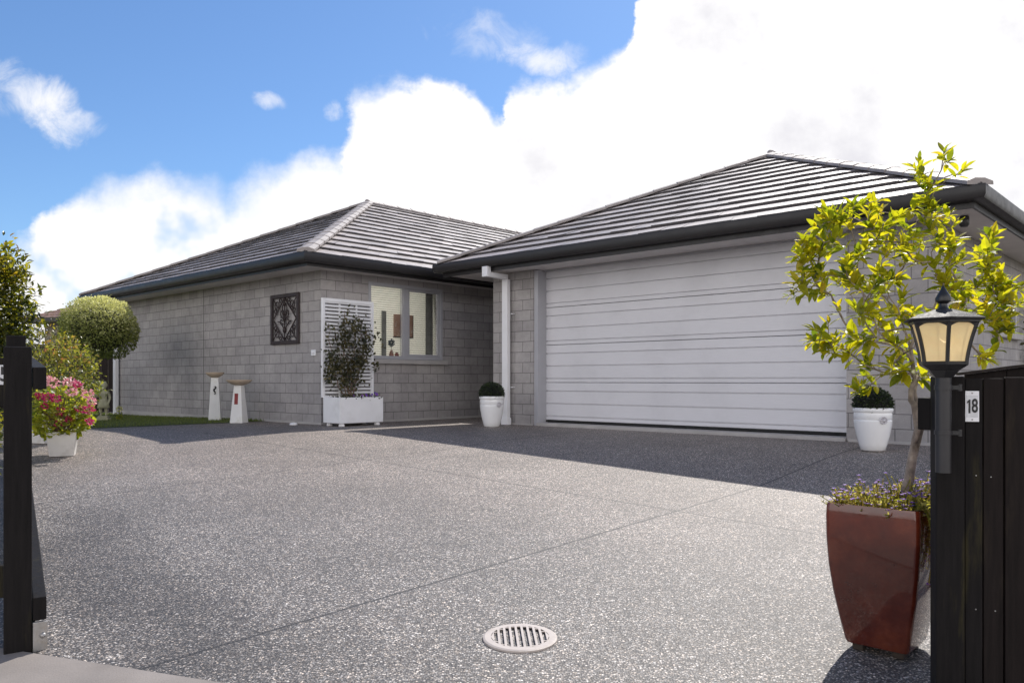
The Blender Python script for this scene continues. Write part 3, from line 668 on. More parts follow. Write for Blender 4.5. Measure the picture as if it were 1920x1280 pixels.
for _ in range(11):
    c=Vector((random.uniform(.02,.18),random.choice([random.uniform(.12,.36),random.uniform(-.1,.36)]),random.uniform(.06,.10)))
    for k in range(5):
        a_=k*1.256; f2.chip(c,Vector((.25,math.cos(a_),math.sin(a_))),(1,0,.3),.021,.02)
    f2.build('flower',M['violet'],pa); f2=Geo()

# ------------------------------------------------------------------ glazed urns with clipped box balls
def urn(loc,label,grp):
    t=thing('urn_pot',label,'pot',loc,0,grp); g=Geo()
    g.lathe([(.095,.0),(.112,.012),(.128,.07),(.150,.16),(.166,.25),(.171,.30),(.171,.312),(.167,.318),(.171,.325),(.172,.375),(.169,.388),(.175,.394),(.180,.405),(.180,.428),(.174,.437),(.160,.437),(.155,.42),(.153,.36),(.02,.355)],48)
    g.build('pot_body',M['ceramic'],t,smooth=True,autosm=50)
    r=Geo(); c=Vector((-.075,-.163,.318))
    nrm=Vector((c.x,c.y,0)).normalized(); tx=Vector((-nrm.y,nrm.x,0))
    c=nrm*.172+Vector((0,0,.316))
    ring=[c+tx*(.034*math.cos(a))+Vector((0,0,.034*math.sin(a)))+nrm*.004 for a in [2*math.pi*i/24 for i in range(25)]]
    r.tube(ring,.006,6); r.ball(c,.019,14,8)
    for i in range(8):
        a=2*math.pi*i/8; r.ball(c+tx*(.024*math.cos(a))+Vector((0,0,.024*math.sin(a))),.008,8,6)
    r.build('rosette',basic('grey_rosette',(.55,.53,.56),.35,.2,60),t,smooth=True)
    so=Geo(); so.lathe([(.02,.357),(.15,.358)],24,cap=False); so.build('soil',M['soil'],t)
    return t
u1l='white glazed urn beside the downpipe left of the garage door'; u2l='white glazed urn at the right end of the garage door'
x1,y1=-.288,11.27; x2,y2=3.47,7.62
U1=urn((x1,y1,gz(x1,y1)),u1l,'white urns beside the garage door'); U1.rotation_euler=(0,0,R(62))
U2=copy_thing(U1,(x2,y2,gz(x2,y2)),R(32),u2l,'white urns beside the garage door'); U2.scale=(1.0,1.0,.945)
def boxball(loc,r,label):
    t=thing('box_ball',label,'shrub',loc,0,'clipped box balls in the urns'); g=Geo()
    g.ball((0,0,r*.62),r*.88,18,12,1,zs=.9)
    for _ in range(3600):
        d=rdir()
        if d.z<-.72: continue
        lump=1+.05*mnoise.noise(d*4); p=Vector((d.x,d.y,d.z*.92))*r*lump*random.uniform(.86,1.02)+Vector((0,0,r*.62))
        L=random.uniform(.014,.024); g.chip(p,d+rdir()*.9,d+rdir()*.8,L,L*.65,0)
    g.build('foliage',[M['boxleaf'],M['dark']],t); return t
B1=boxball((x1,y1,gz(x1,y1)+.36),.176,'dark green clipped box ball in the urn by the downpipe')
B2=copy_thing(B1,(x2,y2,gz(x2,y2)+.335),1.1,'dark green clipped box ball in the urn right of the garage door','clipped box balls in the urns')

# ------------------------------------------------------------------ skeleton growth for trees
def grow(nodes, par, tips, lift=.12, jit=.012, rmin=.0016, powr=2.3, start=0, minseg=.05):
    ends=[]
    for tip in tips:
        tip=Vector(tip); best=None
        for i in range(start,len(nodes)):
            d=(tip-nodes[i]); L=d.length
            cost=L*(1+.25*(nodes[i]-nodes[start]).length)+(.35*max(0,-d.z))
            if par[i]>=0:
                pd=(nodes[i]-nodes[par[i]]).normalized()
                if L>1e-4: cost*=1+.5*(1-pd.dot(d.normalized()))
            if best is None or cost<best[0]: best=(cost,i)
        i=best[1]; p=nodes[i]; L=(tip-p).length; n=max(2,int(L/minseg)); last=i
        pd=(nodes[i]-nodes[par[i]]).normalized() if par[i]>=0 else Vector((0,0,1))
        c1=p+pd*L*.35+Vector((0,0,lift*L))
        for k in range(1,n+1):
            t=k/n; q=p*(1-t)**2+c1*2*t*(1-t)+tip*t*t
            if k<n: q=q+rv(jit)
            nodes.append(q); par.append(last); last=len(nodes)-1
        ends.append(last)
    return ends
def wood(nodes, par, g, rmin=.0016, powr=2.4, rmax=1, n=7):
    w=[0.0]*len(nodes); kids=[[] for _ in nodes]
    for i,p in enumerate(par):
        if p>=0: kids[p].append(i)
    for i in range(len(nodes)-1,-1,-1):
        if not kids[i]: w[i]=rmin**powr
        else: w[i]=sum(w[k] for k in kids[i])
    rad=[min(rmax,x**(1/powr)) for x in w]
    # chains
    done=set()
    for i in range(len(nodes)):
        for k in kids[i]:
            if k in done: continue
            ch=[i,k]; done.add(k); c=k
            while kids[c]:
                c=max(kids[c],key=lambda q:rad[q])
                if c in done: break
                done.add(c); ch.append(c)
            rr=[rad[j] for j in ch]; rr[0]=min(rr[0],rr[1]*1.25)
            g.tube([nodes[j] for j in ch],rr,n if rr[0]>.004 else 5)
    return rad

# ------------------------------------------------------------------ the red pot and its tree
PX,PY=1.393,2.955; PZ=gz(PX,PY)
rp=thing('red_planter','tall square tapered oxblood glazed pot by the right gate post','pot',(PX,PY,PZ),ROT)
g=Geo(); prof=[(.108,.028),(.113,.04),(.128,.12),(.145,.22),(.157,.32),(.163,.42),(.164,.50),(.162,.535),(.160,.545),(.148,.545),(.145,.53),(.143,.47)]
def rsq(s,z,c=.018,n=5):
    out=[]
    for q,(sx,sy) in enumerate(((1,1),(-1,1),(-1,-1),(1,-1))):
        for k in range(n):
            a=math.pi/2*(q+k/(n-1)); out.append(Vector((sx*(s-c)+c*math.cos(a),sy*(s-c)+c*math.sin(a),z)))
    return out
rings=[rsq(s,z) for s,z in prof]; vs=[p for r in rings for p in r]; n=20
fs=[(i*n+k,i*n+(k+1)%n,(i+1)*n+(k+1)%n,(i+1)*n+k) for i in range(len(prof)-1) for k in range(n)]+[tuple(range(n-1,-1,-1))]
g.add(vs,fs); g.build('pot_body',M['red'],rp,smooth=True,autosm=50)
g=Geo(); g.add(rsq(.143,.50),[tuple(range(20))]); g.build('soil',M['soil'],rp)
for sx in (-1,1):
    for sy in (-1,1):
        g=Geo(); g.box(sx*.07-.02,sy*.07-.02,0,sx*.07+.02,sy*.07+.02,.03); g.build('foot',M['soil'],rp,bevel=.004)

TX,TY=1.462,2.975; TZ=PZ+.49
bt=thing('potted_tree','small bay tree with glowing yellow green leaves in the red pot','tree',(TX,TY,TZ))
def P3(px,py,y): return Vector(((px-960)/1486*y-TX, y-TY, .66+(713-py)/1486*y-TZ))
lobes=[(1895,570,24,40,6),(1870,500,30,35,6),(1850,455,28,30,5),(1875,625,28,28,5),(1800,560,45,45,8),(1570,400,40,25,6),(1500,455,26,40,6),(1520,490,30,50,6),(1890,545,28,40,5),(1530,635,25,22,4),(1540,450,55,60,13),(1515,545,40,40,6),(1610,430,70,55,15),(1595,520,75,60,15),(1690,440,80,55,16),(1760,430,50,65,14),(1815,500,60,55,14),(1865,560,48,60,12),(1830,600,50,45,5),(1690,535,100,65,17),(1620,600,85,50,13),(1560,640,50,28,9),(1650,660,75,40,9),(1720,690,60,30,9),(1610,715,35,22,5),(1840,655,34,36,4),(1755,600,60,60,9),(1740,370,36,40,8),(1650,390,50,25,6)]
tips=[]
for (px,py,rx,ry,n) in lobes:
    for _ in range(max(2,int(n*1.12))):
        d=rv(); dep=2.97+ d.y*min(.36,rx*.0042)+random.uniform(-.05,.05); tips.append(P3(px+d.x*rx,py+d.z*ry,dep))
lead=[P3(1770,283,2.93),P3(1808,318,3.0),P3(1716,318,2.95),P3(1722,300,3.0),P3(1780,300,2.97)]
nodes=[Vector((.004,0,-.02)),Vector((-.002,0,.06)),P3(1704,900,2.975),P3(1711,855,2.972),P3(1723,805,2.97),P3(1717,765,2.97),P3(1711,735,2.97),P3(1716,712,2.97)]
par=[-1,0,1,2,3,4,5,6]
main=[P3(1640,640,2.93),P3(1690,600,3.05),P3(1745,610,2.9),P3(1800,600,3.0)]
grow(nodes,par,main,.2,.006,start=7,minseg=.05)
fork=P3(1716,712,2.97)
tips.sort(key=lambda p:(p-fork).length)
ends=grow(nodes,par,tips+lead,.10,.008,start=6,minseg=.045)
wg=Geo(); wood(nodes,par,wg,.0016,3.0,.0135,8); wg.tube(nodes[:8],[.025,.020,.0175,.0165,.0165,.0145,.013,.011],10) 
# second stem twisted round the trunk
tw=[P3(1716,830,2.955),P3(1724,800,2.95),P3(1722,770,2.945),P3(1708,750,2.95),P3(1709,725,2.955),P3(1722,705,2.96)]
wg.tube(tw,[.006,.011,.012,.011,.010,.008],8)
wg.build('trunk',M['bark'],bt,smooth=True)
lg=Geo(); sunv=SUN
for e in ends:
    p=nodes[e]; ax=(nodes[e]-nodes[par[e]]).normalized()
    ax=(ax+Vector((0,0,.45))).normalized(); x=ax.orthogonal().normalized(); y=ax.cross(x); k=random.randint(6,9); a0=random.random()*6.28; sh0=random.random()
    for j in range(k):
        a=a0+j*2.4; t=j/k; el=.35+1.0*t+random.uniform(-.25,.25)
        out=(x*math.cos(a)+y*math.sin(a))
        d=(ax*math.cos(el)+out*math.sin(el)+rv(.22)).normalized()
        q=p-ax*(t*.045)
        L=random.uniform(.034,.070)*(1.0 if t>.2 else .75); nrm=(Vector((0,0,1))+ax*.3+rv(.55))
        lg.leaf(q,d,nrm,L,L*random.uniform(.36,.46),random.uniform(.1,.5),random.uniform(-.05,.35),0,min(1,max(0,.65*random.random()+.35*sh0)),5)
for i in range(8,len(nodes)):
    if random.random()<.20 and par[i]>7:
        ax=(nodes[i]-nodes[par[i]]).normalized(); d=(ax*.5+rdir()).normalized(); L=random.uniform(.035,.06)
        lg.leaf(nodes[i],d,Vector((0,0,1))+rv(.6),L,L*.4,random.uniform(.1,.4),random.uniform(0,.3),0,None,5)
lg.build('leaf',M['bayleaf'],bt)

lo=thing('lobelia_plant','straggling yellow green lobelia with tiny violet flowers spilling from the red pot','flowers',(PX,PY,PZ+.5),ROT)
sg=Geo(); vg=Geo()
def lobstem(base,path):
    sg.tube([base]+path,[.0016]*(len(path)+1),4,0,False)
    pts=[base]+path
    for i in range(len(pts)-1):
        for _ in range(4):
            q=pts[i].lerp(pts[i+1],random.random()); d=(rdir()+Vector((0,0,.5))).normalized(); L=random.uniform(.009,.02); sg.chip(q,d,rdir(),L,L*.38,0)
    if random.random()<.55:
        c=pts[-1]
        for k in range(5):
            a=k*1.256+random.random(); vg.chip(c,(math.cos(a),math.sin(a),.35),(0,0,1),random.uniform(.009,.014),.009)
for _ in range(330):
    b_=Vector((random.uniform(-.14,.14),random.uniform(-.14,.14),0)); h=random.uniform(.04,.095); lean=Vector((b_.x*random.uniform(0,.5),b_.y*random.uniform(0,.5),0))+rv(.03)
    lobstem(b_,[b_+lean*.4+Vector((0,0,h*.6)),b_+lean+Vector((0,0,h))])
for _ in range(150):     # over the right edge
    if True: b_=Vector((.135,random.uniform(-.14,.14),.03)); o_=Vector((1,random.uniform(-.3,.3),0))
    else: b_=Vector((random.uniform(.06,.14),-.135,.03)); o_=Vector((random.uniform(-.3,.3),-1,0)) if random.random()<.3 else Vector((1,-.4,0))
    dr=random.uniform(.03,.24)
    if b_.y<-.13 and o_.x<.5: dr*=.15
    k=random.uniform(.03,.08)
    lobstem(b_,[b_+o_*.035+Vector((0,0,.035)),b_+o_*(.045+k*.5)+Vector((0,0,-dr*.4)),b_+o_*(.04+k*.7)+rv(.02)+Vector((0,0,-dr))])
for k in range(9):      # taller yellow-green sprays behind the trunk
    pass
for _ in range(110):
    b_=Vector((random.uniform(.0,.14),random.uniform(.02,.14),0)); h=random.uniform(.06,.13); lobstem(b_,[b_+rv(.02)+Vector((0,0,h*.5)),b_+rv(.035)+Vector((0,0,h))])
sg.build('foliage',M['lobeleaf'],lo); vg.build('flower',M['violet'],lo)

# ------------------------------------------------------------------ drain grate
dx,dy=.031,3.05; D=thing('drain_grate','round beige slotted drain grate set in the driveway','drain',(dx,dy,gz(dx,dy)+.004)); 
sl=.0479; D.rotation_euler=(math.atan(sl),0,R(3))
g=Geo(); rad=.143; n=64; slots=9; inner=.108
def seg(x,r): return math.sqrt(max(0,r*r-x*x))
g.lathe([(.112,.0065),(.136,.0065),(.143,.003),(.143,-.02),(.112,-.02)],64,cap=False)
pitch=.0232
for k in range(-5,6):
    xa=(k-.5)*pitch+.0055+.0; xb=(k+.5)*pitch-.0055
    if abs((xa+xb)/2)>.1: continue
edges=[(k+.5)*pitch for k in range(-5,5)]
prev=-.113
xsb=[]
for k in range(-4,5): xsb.append((k*pitch-.0070,k*pitch+.0070))
solid=[]; last=-.1125
for a_,b_ in xsb: solid.append((last,a_)); last=b_
solid.append((last,.1125))
for a_,b_ in solid:
    m=(a_+b_)/2
    pts=[(a_,-seg(a_,.1125)),(b_,-seg(b_,.1125)),(b_,seg(b_,.1125)),(a_,seg(a_,.1125))]
    g.hexa([Vector((x,y,.0022)) for x,y in pts],[Vector((x,y,.0065)) for x,y in pts])
for a_,b_ in xsb:       # solid ends of every slot
    ye=seg(max(abs(a_),abs(b_)),.1125); ys=ye-.006
    for s in (-1,1):
        lo_,hi_=sorted((s*ys,s*ye)); g.box(a_+.0001,lo_,.0024,b_-.0001,hi_,.0062)
g.build('grate',M['grate'],D)
g=Geo(); g.lathe([(.112,-.019),(.002,-.019)],32,cap=False); g.build('hole',M['dark'],D)  # dark disc close under the slots, depth shade put into its colour

# ------------------------------------------------------------------ left post-and-rail fence
fa=math.atan2(FD.y,FD.x)-math.pi/2
LF=thing('rail_fence','black stained post and rail fence on the left of the driveway','fence',(0,0,0))
def fpt(d,off,z): # distance along the fence, offset to the right (driveway side), height over ground
    p=Vector((-1.80,2.945))+FD*d+Vector((-FN[0],-FN[1]))*off; return Vector((p.x,p.y,gz(p.x,p.y)+z))
def post(d,w,h,off=0,depth=None):
    depth=depth or w
    c=fpt(d,off,0); g=Geo(); M4=Matrix.Translation(c)@Matrix.Rotation(fa,4,'Z')
    g.box(-w/2,-depth/2,-.3,w/2,depth/2,h,0,M4); return g.build('post',M['timber'],LF,bevel=.005)
post(0.012,.089,1.122,-.031); post(1.75,.092,1.175,-.031); post(3.6,.092,1.15,-.031); post(5.3,.092,1.12,-.031)
def rail(z0,z1,t0,t1,d0,d1):
    g=Geo(); n=16; vs=[]
    for i in range(n+1):
        d=d0+(d1-d0)*i/n
        for (o,z) in ((t0,z0),(t1,z0),(t1,z1),(t0,z1)): vs.append(fpt(d,o,z))
    fs=[(4*i+k,4*i+(k+1)%4,4*i+4+(k+1)%4,4*i+4+k) for i in range(n) for k in range(4)]+[(3,2,1,0),(4*n,4*n+1,4*n+2,4*n+3)]
    g.add(vs,fs,0,.5); return g.build('rail',M['timber'],LF,bevel=.003)
rail(.965,1.047,.016,.060,-.03,5.5); rail(.110,.195,.016,.060,-.03,5.5)
g=Geo()
c=fpt(-.025,.040,0); M4=Matrix.Translation(c)@Matrix.Rotation(fa,4,'Z'); g.box(-.024,-.012,-.02,.023,.0,.105,0,M4); pl=g.build('bracket',M['steel'],LF,bevel=.002)
g=Geo(); g.ball(M4@Vector((.008,-.014,.055)),.011,12,8); g.build('bolt',M['steel'],pl,smooth=True)
g=Geo(); M4=Matrix.Translation(Vector((-1.868,2.955,0)))@Matrix.Rotation(R(2),4,'Z'); g.box(-1.3,0,.56,0,.045,.745,0,M4); g.box(-1.3,0,-.15,0,.045,-.03,0,M4); g.build('front_rail',M['timber'],LF,bevel=.004)
def digit(ch,size,xs,mat,parent,loc,rot,name='digit',off=.0):
    c=bpy.data.curves.new('numeral','FONT'); c.body=ch; c.size=size; c.extrude=.0006; c.offset=off; c.align_x='CENTER'; c.align_y='CENTER'
    o=bpy.data.objects.new('numeral',c); me=bpy.data.meshes.new_from_object(o); bpy.data.objects.remove(o); me.materials.clear(); me.materials.append(mat); me.name=name
    for v in me.vertices: v.co.x*=xs
    q=bpy.data.objects.new(name,me); COL.objects.link(q); q.parent=parent; q.location=loc; q.rotation_euler=rot; return q
np_=thing('number_plate','white number plate half out of view at the left gate post','house number',(-1.8885,2.951,.681),R(2))
g=Geo(); g.box(-.03,-.002,-.037,.026,.0,.037); g.build('plate',M['plate'],np_,bevel=.001)
digit('5',.075,.8,M['ink'],np_,(-.002,-.0032,0),(R(90),0,0),off=.0015)

# ------------------------------------------------------------------ right gate fence, lamp, number
RF=thing('board_fence','tall black stained board fence with gate post on the right','fence',(1.284,2.40,0),R(-17.7))
gb=-.42
g=Geo(); g.box(0,0,gb,.078,.09,.672); g.build('post',M['timber'],RF,bevel=.004)
x=.081
for i,wd in enumerate((.046,.052,.098,.1,.1,.1,.1,.1,.1,.1,.1,.1)):
    g=Geo(); jz=random.uniform(-.003,.003); y0=.012+(.004 if i%2 else 0); g.box(x,y0,gb,x+wd,y0+.02,.667+jz); x+=wd+.004
    bd=g.build('board',M['timber2'] if i else M['timber'],RF,bevel=.002)
    if i<8:
        for zn in (.37,-.03):
            ng=Geo(); xn=x-wd*.5-.004+random.uniform(-.008,.008); ng.lathe([(.0023,0),(.0018,.001),(.0005,.0012)],10); nb=ng.build('nail_sun_dot',M['steel'],bd); nb.location=(xn,y0+.0002,zn+random.uniform(-.006,.006)); nb.rotation_euler=(R(90),0,0)  # pale heads stand in for dots of sunlight through the board gaps
for z_ in (.40,-.25):
    g=Geo(); g.box(.081,.045,z_,1.2,.08,z_+.09); g.build('rail',M['timber'],RF)
SF=thing('side_fence','low dark rail fence running back from the right gate post','fence',(1.29,2.50,0),ROT)
g=Geo(); g.box(-.01,.0,.505,.045,2.6,.605); g.build('rail',M['timber'],SF,bevel=.003)
for v in (1.2,2.55):
    g=Geo(); g.box(.046,v,-.42,.13,v+.09,.64); g.build('post',M['timber'],SF,bevel=.003)
RK=thing('raked_fence','dark fence panel with a sloping pale top edge behind the gate boards','fence',(1.50,2.62,0),R(-17.7))
g=Geo(); n=9
for i in range(n):
    x0=i*.12; zt=lambda x:.679+.105*x*1.4
    a_=[(x0,0,-.4),(x0+.117,0,-.4),(x0+.117,.02,-.4),(x0,.02,-.4)]; b_=[(x0,0,zt(x0)),(x0+.117,0,zt(x0+.117)),(x0+.117,.02,zt(x0+.117)),(x0,.02,zt(x0))]
    g.hexa([Vector(p) for p in a_],[Vector(p) for p in b_])
g.build('board',M['timber2'],RK)
g=Geo(); zt=lambda x:.680+.147*x
g.hexa([Vector(p) for p in [(-.02,-.015,zt(-.02)),(1.1,-.015,zt(1.1)),(1.1,.04,zt(1.1)),(-.02,.04,zt(-.02))]],[Vector(p) for p in [(-.02,-.015,zt(-.02)+.008),(1.1,-.015,zt(1.1)+.008),(1.1,.04,zt(1.1)+.008),(-.02,.04,zt(-.02)+.008)]])
g.build('capping',M['oldfence'],RK)

LX,LY=1.264,2.345
LP=thing('gate_lantern','black hexagonal lantern with cream glass on a pole strapped to the gate post','lamp',(LX+.012,LY,0),R(-17.7))
g=Geo(); g.lathe([(.0215,.388),(.0215,.668)],24); g.lathe([(.0245,.50),(.0245,.512)],24); g.lathe([(.0245,.632),(.0245,.646)],24); g.build('pole',M['pole'],LP,smooth=True,autosm=40)
for z in (.506,.639):
    g=Geo(); g.box(.018,-.006,z-.006,.042,.008,z+.006); g.lathe([(.006,-.010),(.006,.010)],8,(.044,0,z)); g.build('clamp',M['black'],LP)
r0=R(28.7)
def hexr(r,z,ro=0): return [Vector((r*math.cos(r0+ro+i*math.pi/3),r*math.sin(r0+ro+i*math.pi/3),z)) for i in range(6)]
g=Geo(); g.hexa(hexr(.026,.668),hexr(.046,.690)); g.hexa(hexr(.046,.6905),hexr(.070,.706)); g.build('base_cup',M['black'],LP,bevel=.002)
def hull(t):      # curved outline of the glazed body
    return .063+.031*(t**1.5)
zb,zt_=.706,.836
g=Geo(); ns=10
for i in range(6):
    a=r0+i*math.pi/3; g.tube([(hull(k/ns)*math.cos(a),hull(k/ns)*math.sin(a),zb+(zt_-zb)*k/ns) for k in range(ns+1)],.0056,6)
for (r,z) in ((hull(0)+.001,zb+.004),(hull(1)+.001,zt_-.004)):
    rr_=[p for p in hexr(r,z)]; g.tube(rr_+[rr_[0]],.006,6)
# arched head between the uprights
for i in range(6):
    a0_,a1_=r0+i*math.pi/3,r0+(i+1)*math.pi/3
    for k in range(8):
        t=k/7; p0=Vector((math.cos(a0_),math.sin(a0_),0)); p1=Vector((math.cos(a1_),math.sin(a1_),0)); d=p0.lerp(p1,t)
    vs=[];m=8
    for k in range(m+1):
        t=k/m; d=p0.lerp(p1,t); drop=.008+.016*(abs(2*t-1)**2.2); ta=1-drop/(zt_-zb)
        vs += [(d*(hull(1)+.002))+Vector((0,0,zt_)), (d*(hull(ta)+.002))+Vector((0,0,zt_-drop))]
    g.add(vs,[(2*k,2*k+1,2*k+3,2*k+2) for k in range(m)])
g.build('cage',M['black'],LP)
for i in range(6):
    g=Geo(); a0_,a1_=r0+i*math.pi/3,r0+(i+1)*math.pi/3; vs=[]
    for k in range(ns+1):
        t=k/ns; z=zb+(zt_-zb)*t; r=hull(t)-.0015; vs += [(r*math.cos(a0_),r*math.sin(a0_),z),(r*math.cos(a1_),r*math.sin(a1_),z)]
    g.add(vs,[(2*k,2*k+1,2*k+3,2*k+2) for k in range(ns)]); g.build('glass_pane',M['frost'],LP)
g=Geo(); g.tube([(0,0,.70),(0,0,.80)],.012,10); g.build('bulb_holder',M['white'],LP)
g=Geo()
rings=[hexr(.112,.836),hexr(.114,.841),hexr(.085,.852),hexr(.05,.862),hexr(.026,.870)]
for a_,b_ in zip(rings[:-1],rings[1:]): g.add(a_+b_,[(i,(i+1)%6,6+(i+1)%6,6+i) for i in range(6)])
g.add(rings[0]+hexr(.02,.838),[(i,6+i,6+(i+1)%6,(i+1)%6) for i in range(6)]); g.build('lantern_roof',M['roofpaint'],LP)
g=Geo(); g.lathe([(.02,.868),(.012,.876),(.011,.886),(.021,.894),(.022,.902),(.016,.915),(.008,.928),(.002,.940)],16); g.build('finial',M['black'],LP,smooth=True,autosm=40)

HN=thing('house_number_sign','white plate with black number 18 screwed to the dark gate boards','house number',(1.3785,2.3745,.5825),R(-17.7))
g=Geo(); g.box(-.0185,-.0015,-.046,.0185,.0005,.046); g.build('plate',M['white'],HN,bevel=.001)
g=Geo(); g.box(-.0155,-.0022,-.033,.0155,-.0016,.033); g.build('number_panel',M['plate'],HN)
g=Geo(); o1=[(-.0015,-.0205),(.0035,-.0205),(.0035,.0205),(0,.0205),(-.0055,.0135),(-.0055,.0085),(-.0015,.0125)]; g.add([(x,-.001,z) for x,z in o1]+[(x,.0005,z) for x,z in o1],[tuple(range(7))]+[(i,7+i,7+(i+1)%7,(i+1)%7) for i in range(7)],0,.5); g.build('digit',M['ink'],HN,loc=(-.0085,-.0026,0)); digit('8',.057,.60,M['ink'],HN,(.0065,-.0034,0),(R(90),0,0),off=.0012)
for z in (.0395,-.0395):
    g=Geo(); g.lathe([(.0026,0),(.002,.001)],10); q=g.build('screw',M['steel'],HN); q.location=(0,-.0016,z); q.rotation_euler=(R(90),0,0)

# ------------------------------------------------------------------ left garden
def tapered_planter(x,y,label,rz,s=1):
    z=gz(x,y); t=thing('flower_planter',label,'planter',(x,y,z),rz,'white square planters by the left fence'); g=Geo()
    a,b=.125*s,.155*s; hh=.285*s
    o=[(a,0),(b,hh),(b-.016,hh),(b-.02,hh-.03)]
    vs=[Vector((sx*r,sy*r,zz)) for r,zz in o for sx,sy in ((-1,-1),(1,-1),(1,1),(-1,1))]
    fs=[(4*i+k,4*i+(k+1)%4,4*i+4+(k+1)%4,4*i+4+k) for i in range(3) for k in range(4)]+[(3,2,1,0)]
    g.add(vs,fs); g.build('pot_body',basic('off_white_planter',(.62,.60,.57),.6,.06,5,dirt=(.5,.47,.43),dscale=4),t,bevel=.004)
    g=Geo(); r=b-.021; g.add([(-r,-r,hh-.028),(r,-r,hh-.028),(r,r,hh-.028),(-r,r,hh-.028)],[(0,1,2,3)]); g.build('soil',M['soil'],t); return t,z+hh
p1,zp=tapered_planter(-4.53,7.99,'off white square planter full of pink geraniums',R(24),.86)
p2,zp2=tapered_planter(-5.28,9.0,'off white square planter behind the geranium planter, by the fence',R(-25),.9)
ge=thing('geranium_plant','bushy geranium with pale pink and magenta flower heads in the front planter','flowers',(-4.56,8.0,zp-.03))
g=Geo(); st=Geo()
for _ in range(46):
    d=rdir(); d.z=abs(d.z)+.2; e=Vector((d.x*.31,d.y*.26,d.z*.36+.02)); st.tube([(random.uniform(-.08,.08),random.uniform(-.08,.08),0),e*.5+Vector((0,0,.05)),e],[.005,.004,.003],5)
st.build('stem',M['twig'],ge)
for _ in range(1150):
    d=rdir()
    p=Vector((d.x*.33,d.y*.27,d.z*.28+.22))*random.uniform(.55,1.0)
    if p.z<-.04: continue
    L=random.uniform(.03,.058); nn=Vector((0,0,1))+d*.6+rv(.8); g.leaf(p,(Vector((d.x,d.y,.1))+rv(.9)),nn,L,L*1.05,.15,.15,0,None,3)
g.build('leaf',M['geraleaf'],ge)
heads=[(98,716,0,.075),(90,712,0,.05),(128,716,0,.06),(142,722,0,.075),(135,735,0,.05),(164,738,0,.06),(172,752,0,.045),(90,745,1,.06),(104,746,1,.055),(76,742,1,.045),(166,768,1,.06),(150,766,1,.04),(113,771,1,.05),(108,793,1,.05),(128,786,1,.035),(168,790,1,.035),(145,720,1,.04),(84,762,1,.03)]
for px,py,k,r in heads:
    yv=7.78+random.uniform(-.05,.12); c=Vector(((px-960)/1486*yv+4.56,yv-8.0,.66+(713-py)/1486*yv-(zp-.03))); f=Geo()
    r*=.82
    for _ in range(int(30+620*r)):
        d=rdir(); d.z*=.8; L=random.uniform(.018,.032); f.chip(c+d*r*random.uniform(.5,1),d+rv(.7),d+rv(.8),L,L*.9,0)
    f.build('flower',M['pale_petal'] if not k else M['hot_petal'],ge)
ge2=thing('leafy_plant','low leafy geranium growing in the rear planter by the fence','plant',(-5.28,9.0,zp2-.03))
g=Geo()
for _ in range(420):
    d=rdir(); p=Vector((d.x*.22,d.y*.2,abs(d.z)*.26))*random.uniform(.4,1); L=random.uniform(.03,.05); g.leaf(p,Vector((d.x,d.y,.2))+rv(.8),Vector((0,0,1))+rv(.8),L,L,.15,.15,0,None,3)
g.build('leaf',M['geraleaf'],ge2)

# lollipop topiary
tx,ty=-7.29,14.0; tz=gz(tx,ty)
to=thing('topiary_tree','round clipped lollipop tree of variegated leaves, its sunlit top painted paler, beside the long wall','tree',(tx,ty,tz))
nodes=[Vector((0,0,0)),Vector((.01,0,.3)),Vector((-.01,.01,.6)),Vector((0,0,.85))]; par=[-1,0,1,2]
RB=.60; cz=1.60
tips=[]
for _ in range(70):
    d=rdir()
    if d.z<-.6: d.z=-.6
    tips.append(Vector((d.x*RB*.86,d.y*RB*.86,cz+d.z*RB*.8)))
tips.sort(key=lambda p:p.length)
grow(nodes,par,tips,.1,.02,start=3,minseg=.12); g=Geo(); wood(nodes,par,g,.004,2.3,.055,8); g.build('trunk',M['darkbark'],to,smooth=True)
g=Geo()
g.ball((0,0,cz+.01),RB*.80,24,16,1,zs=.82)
for _ in range(13500):
    d=rdir()
    lump=1+.085*mnoise.noise(d*3.1)+.05*mnoise.noise(d*8)
    rr_=RB*lump*(1-.30*random.random()**2.2)*(1.10 if random.random()<.02 else 1); zz=d.z
    if zz<-.45 and random.random()<.6: continue
    p=Vector((d.x*rr_*1.04,d.y*rr_*1.04,cz+max(zz,-.78)*rr_*.97))
    L=random.uniform(.03,.055); sh=min(1,max(0,.30+.62*d.z+.12*d.x+random.uniform(-.28,.28)))  # leaves coloured paler towards the top, sunlight put into the tint
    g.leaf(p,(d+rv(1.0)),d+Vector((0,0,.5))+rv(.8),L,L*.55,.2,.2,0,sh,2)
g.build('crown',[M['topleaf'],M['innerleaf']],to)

# statue: a small stone child on a plinth
sx_,sy_=-7.02,13.62; sz=gz(sx_,sy_)
stt=thing('garden_statue','small weathered stone figure of a standing child on a plinth in the lawn','statue',(sx_,sy_,sz),R(12))
g=Geo(); g.box(-.10,-.09,0,.10,.09,.07); g.box(-.08,-.07,.071,.08,.07,.10); g.build('plinth',M['stone'],stt,bevel=.01)
def skin(name,verts,edges,radii,mat,parent,sub=2):
    me=bpy.data.meshes.new(name); me.from_pydata(verts,edges,[]); me.materials.append(mat); o=bpy.data.objects.new(name,me); COL.objects.link(o); o.parent=parent
    md=o.modifiers.new('skin','SKIN'); md.use_smooth_shade=True
    for i,v in enumerate(me.skin_vertices[0].data):
        v.radius=(radii[i],radii[i]) if not isinstance(radii[i],tuple) else radii[i]; v.use_root=(i==0)
    sb=o.modifiers.new('sub','SUBSURF'); sb.levels=sub; sb.render_levels=sub; return o
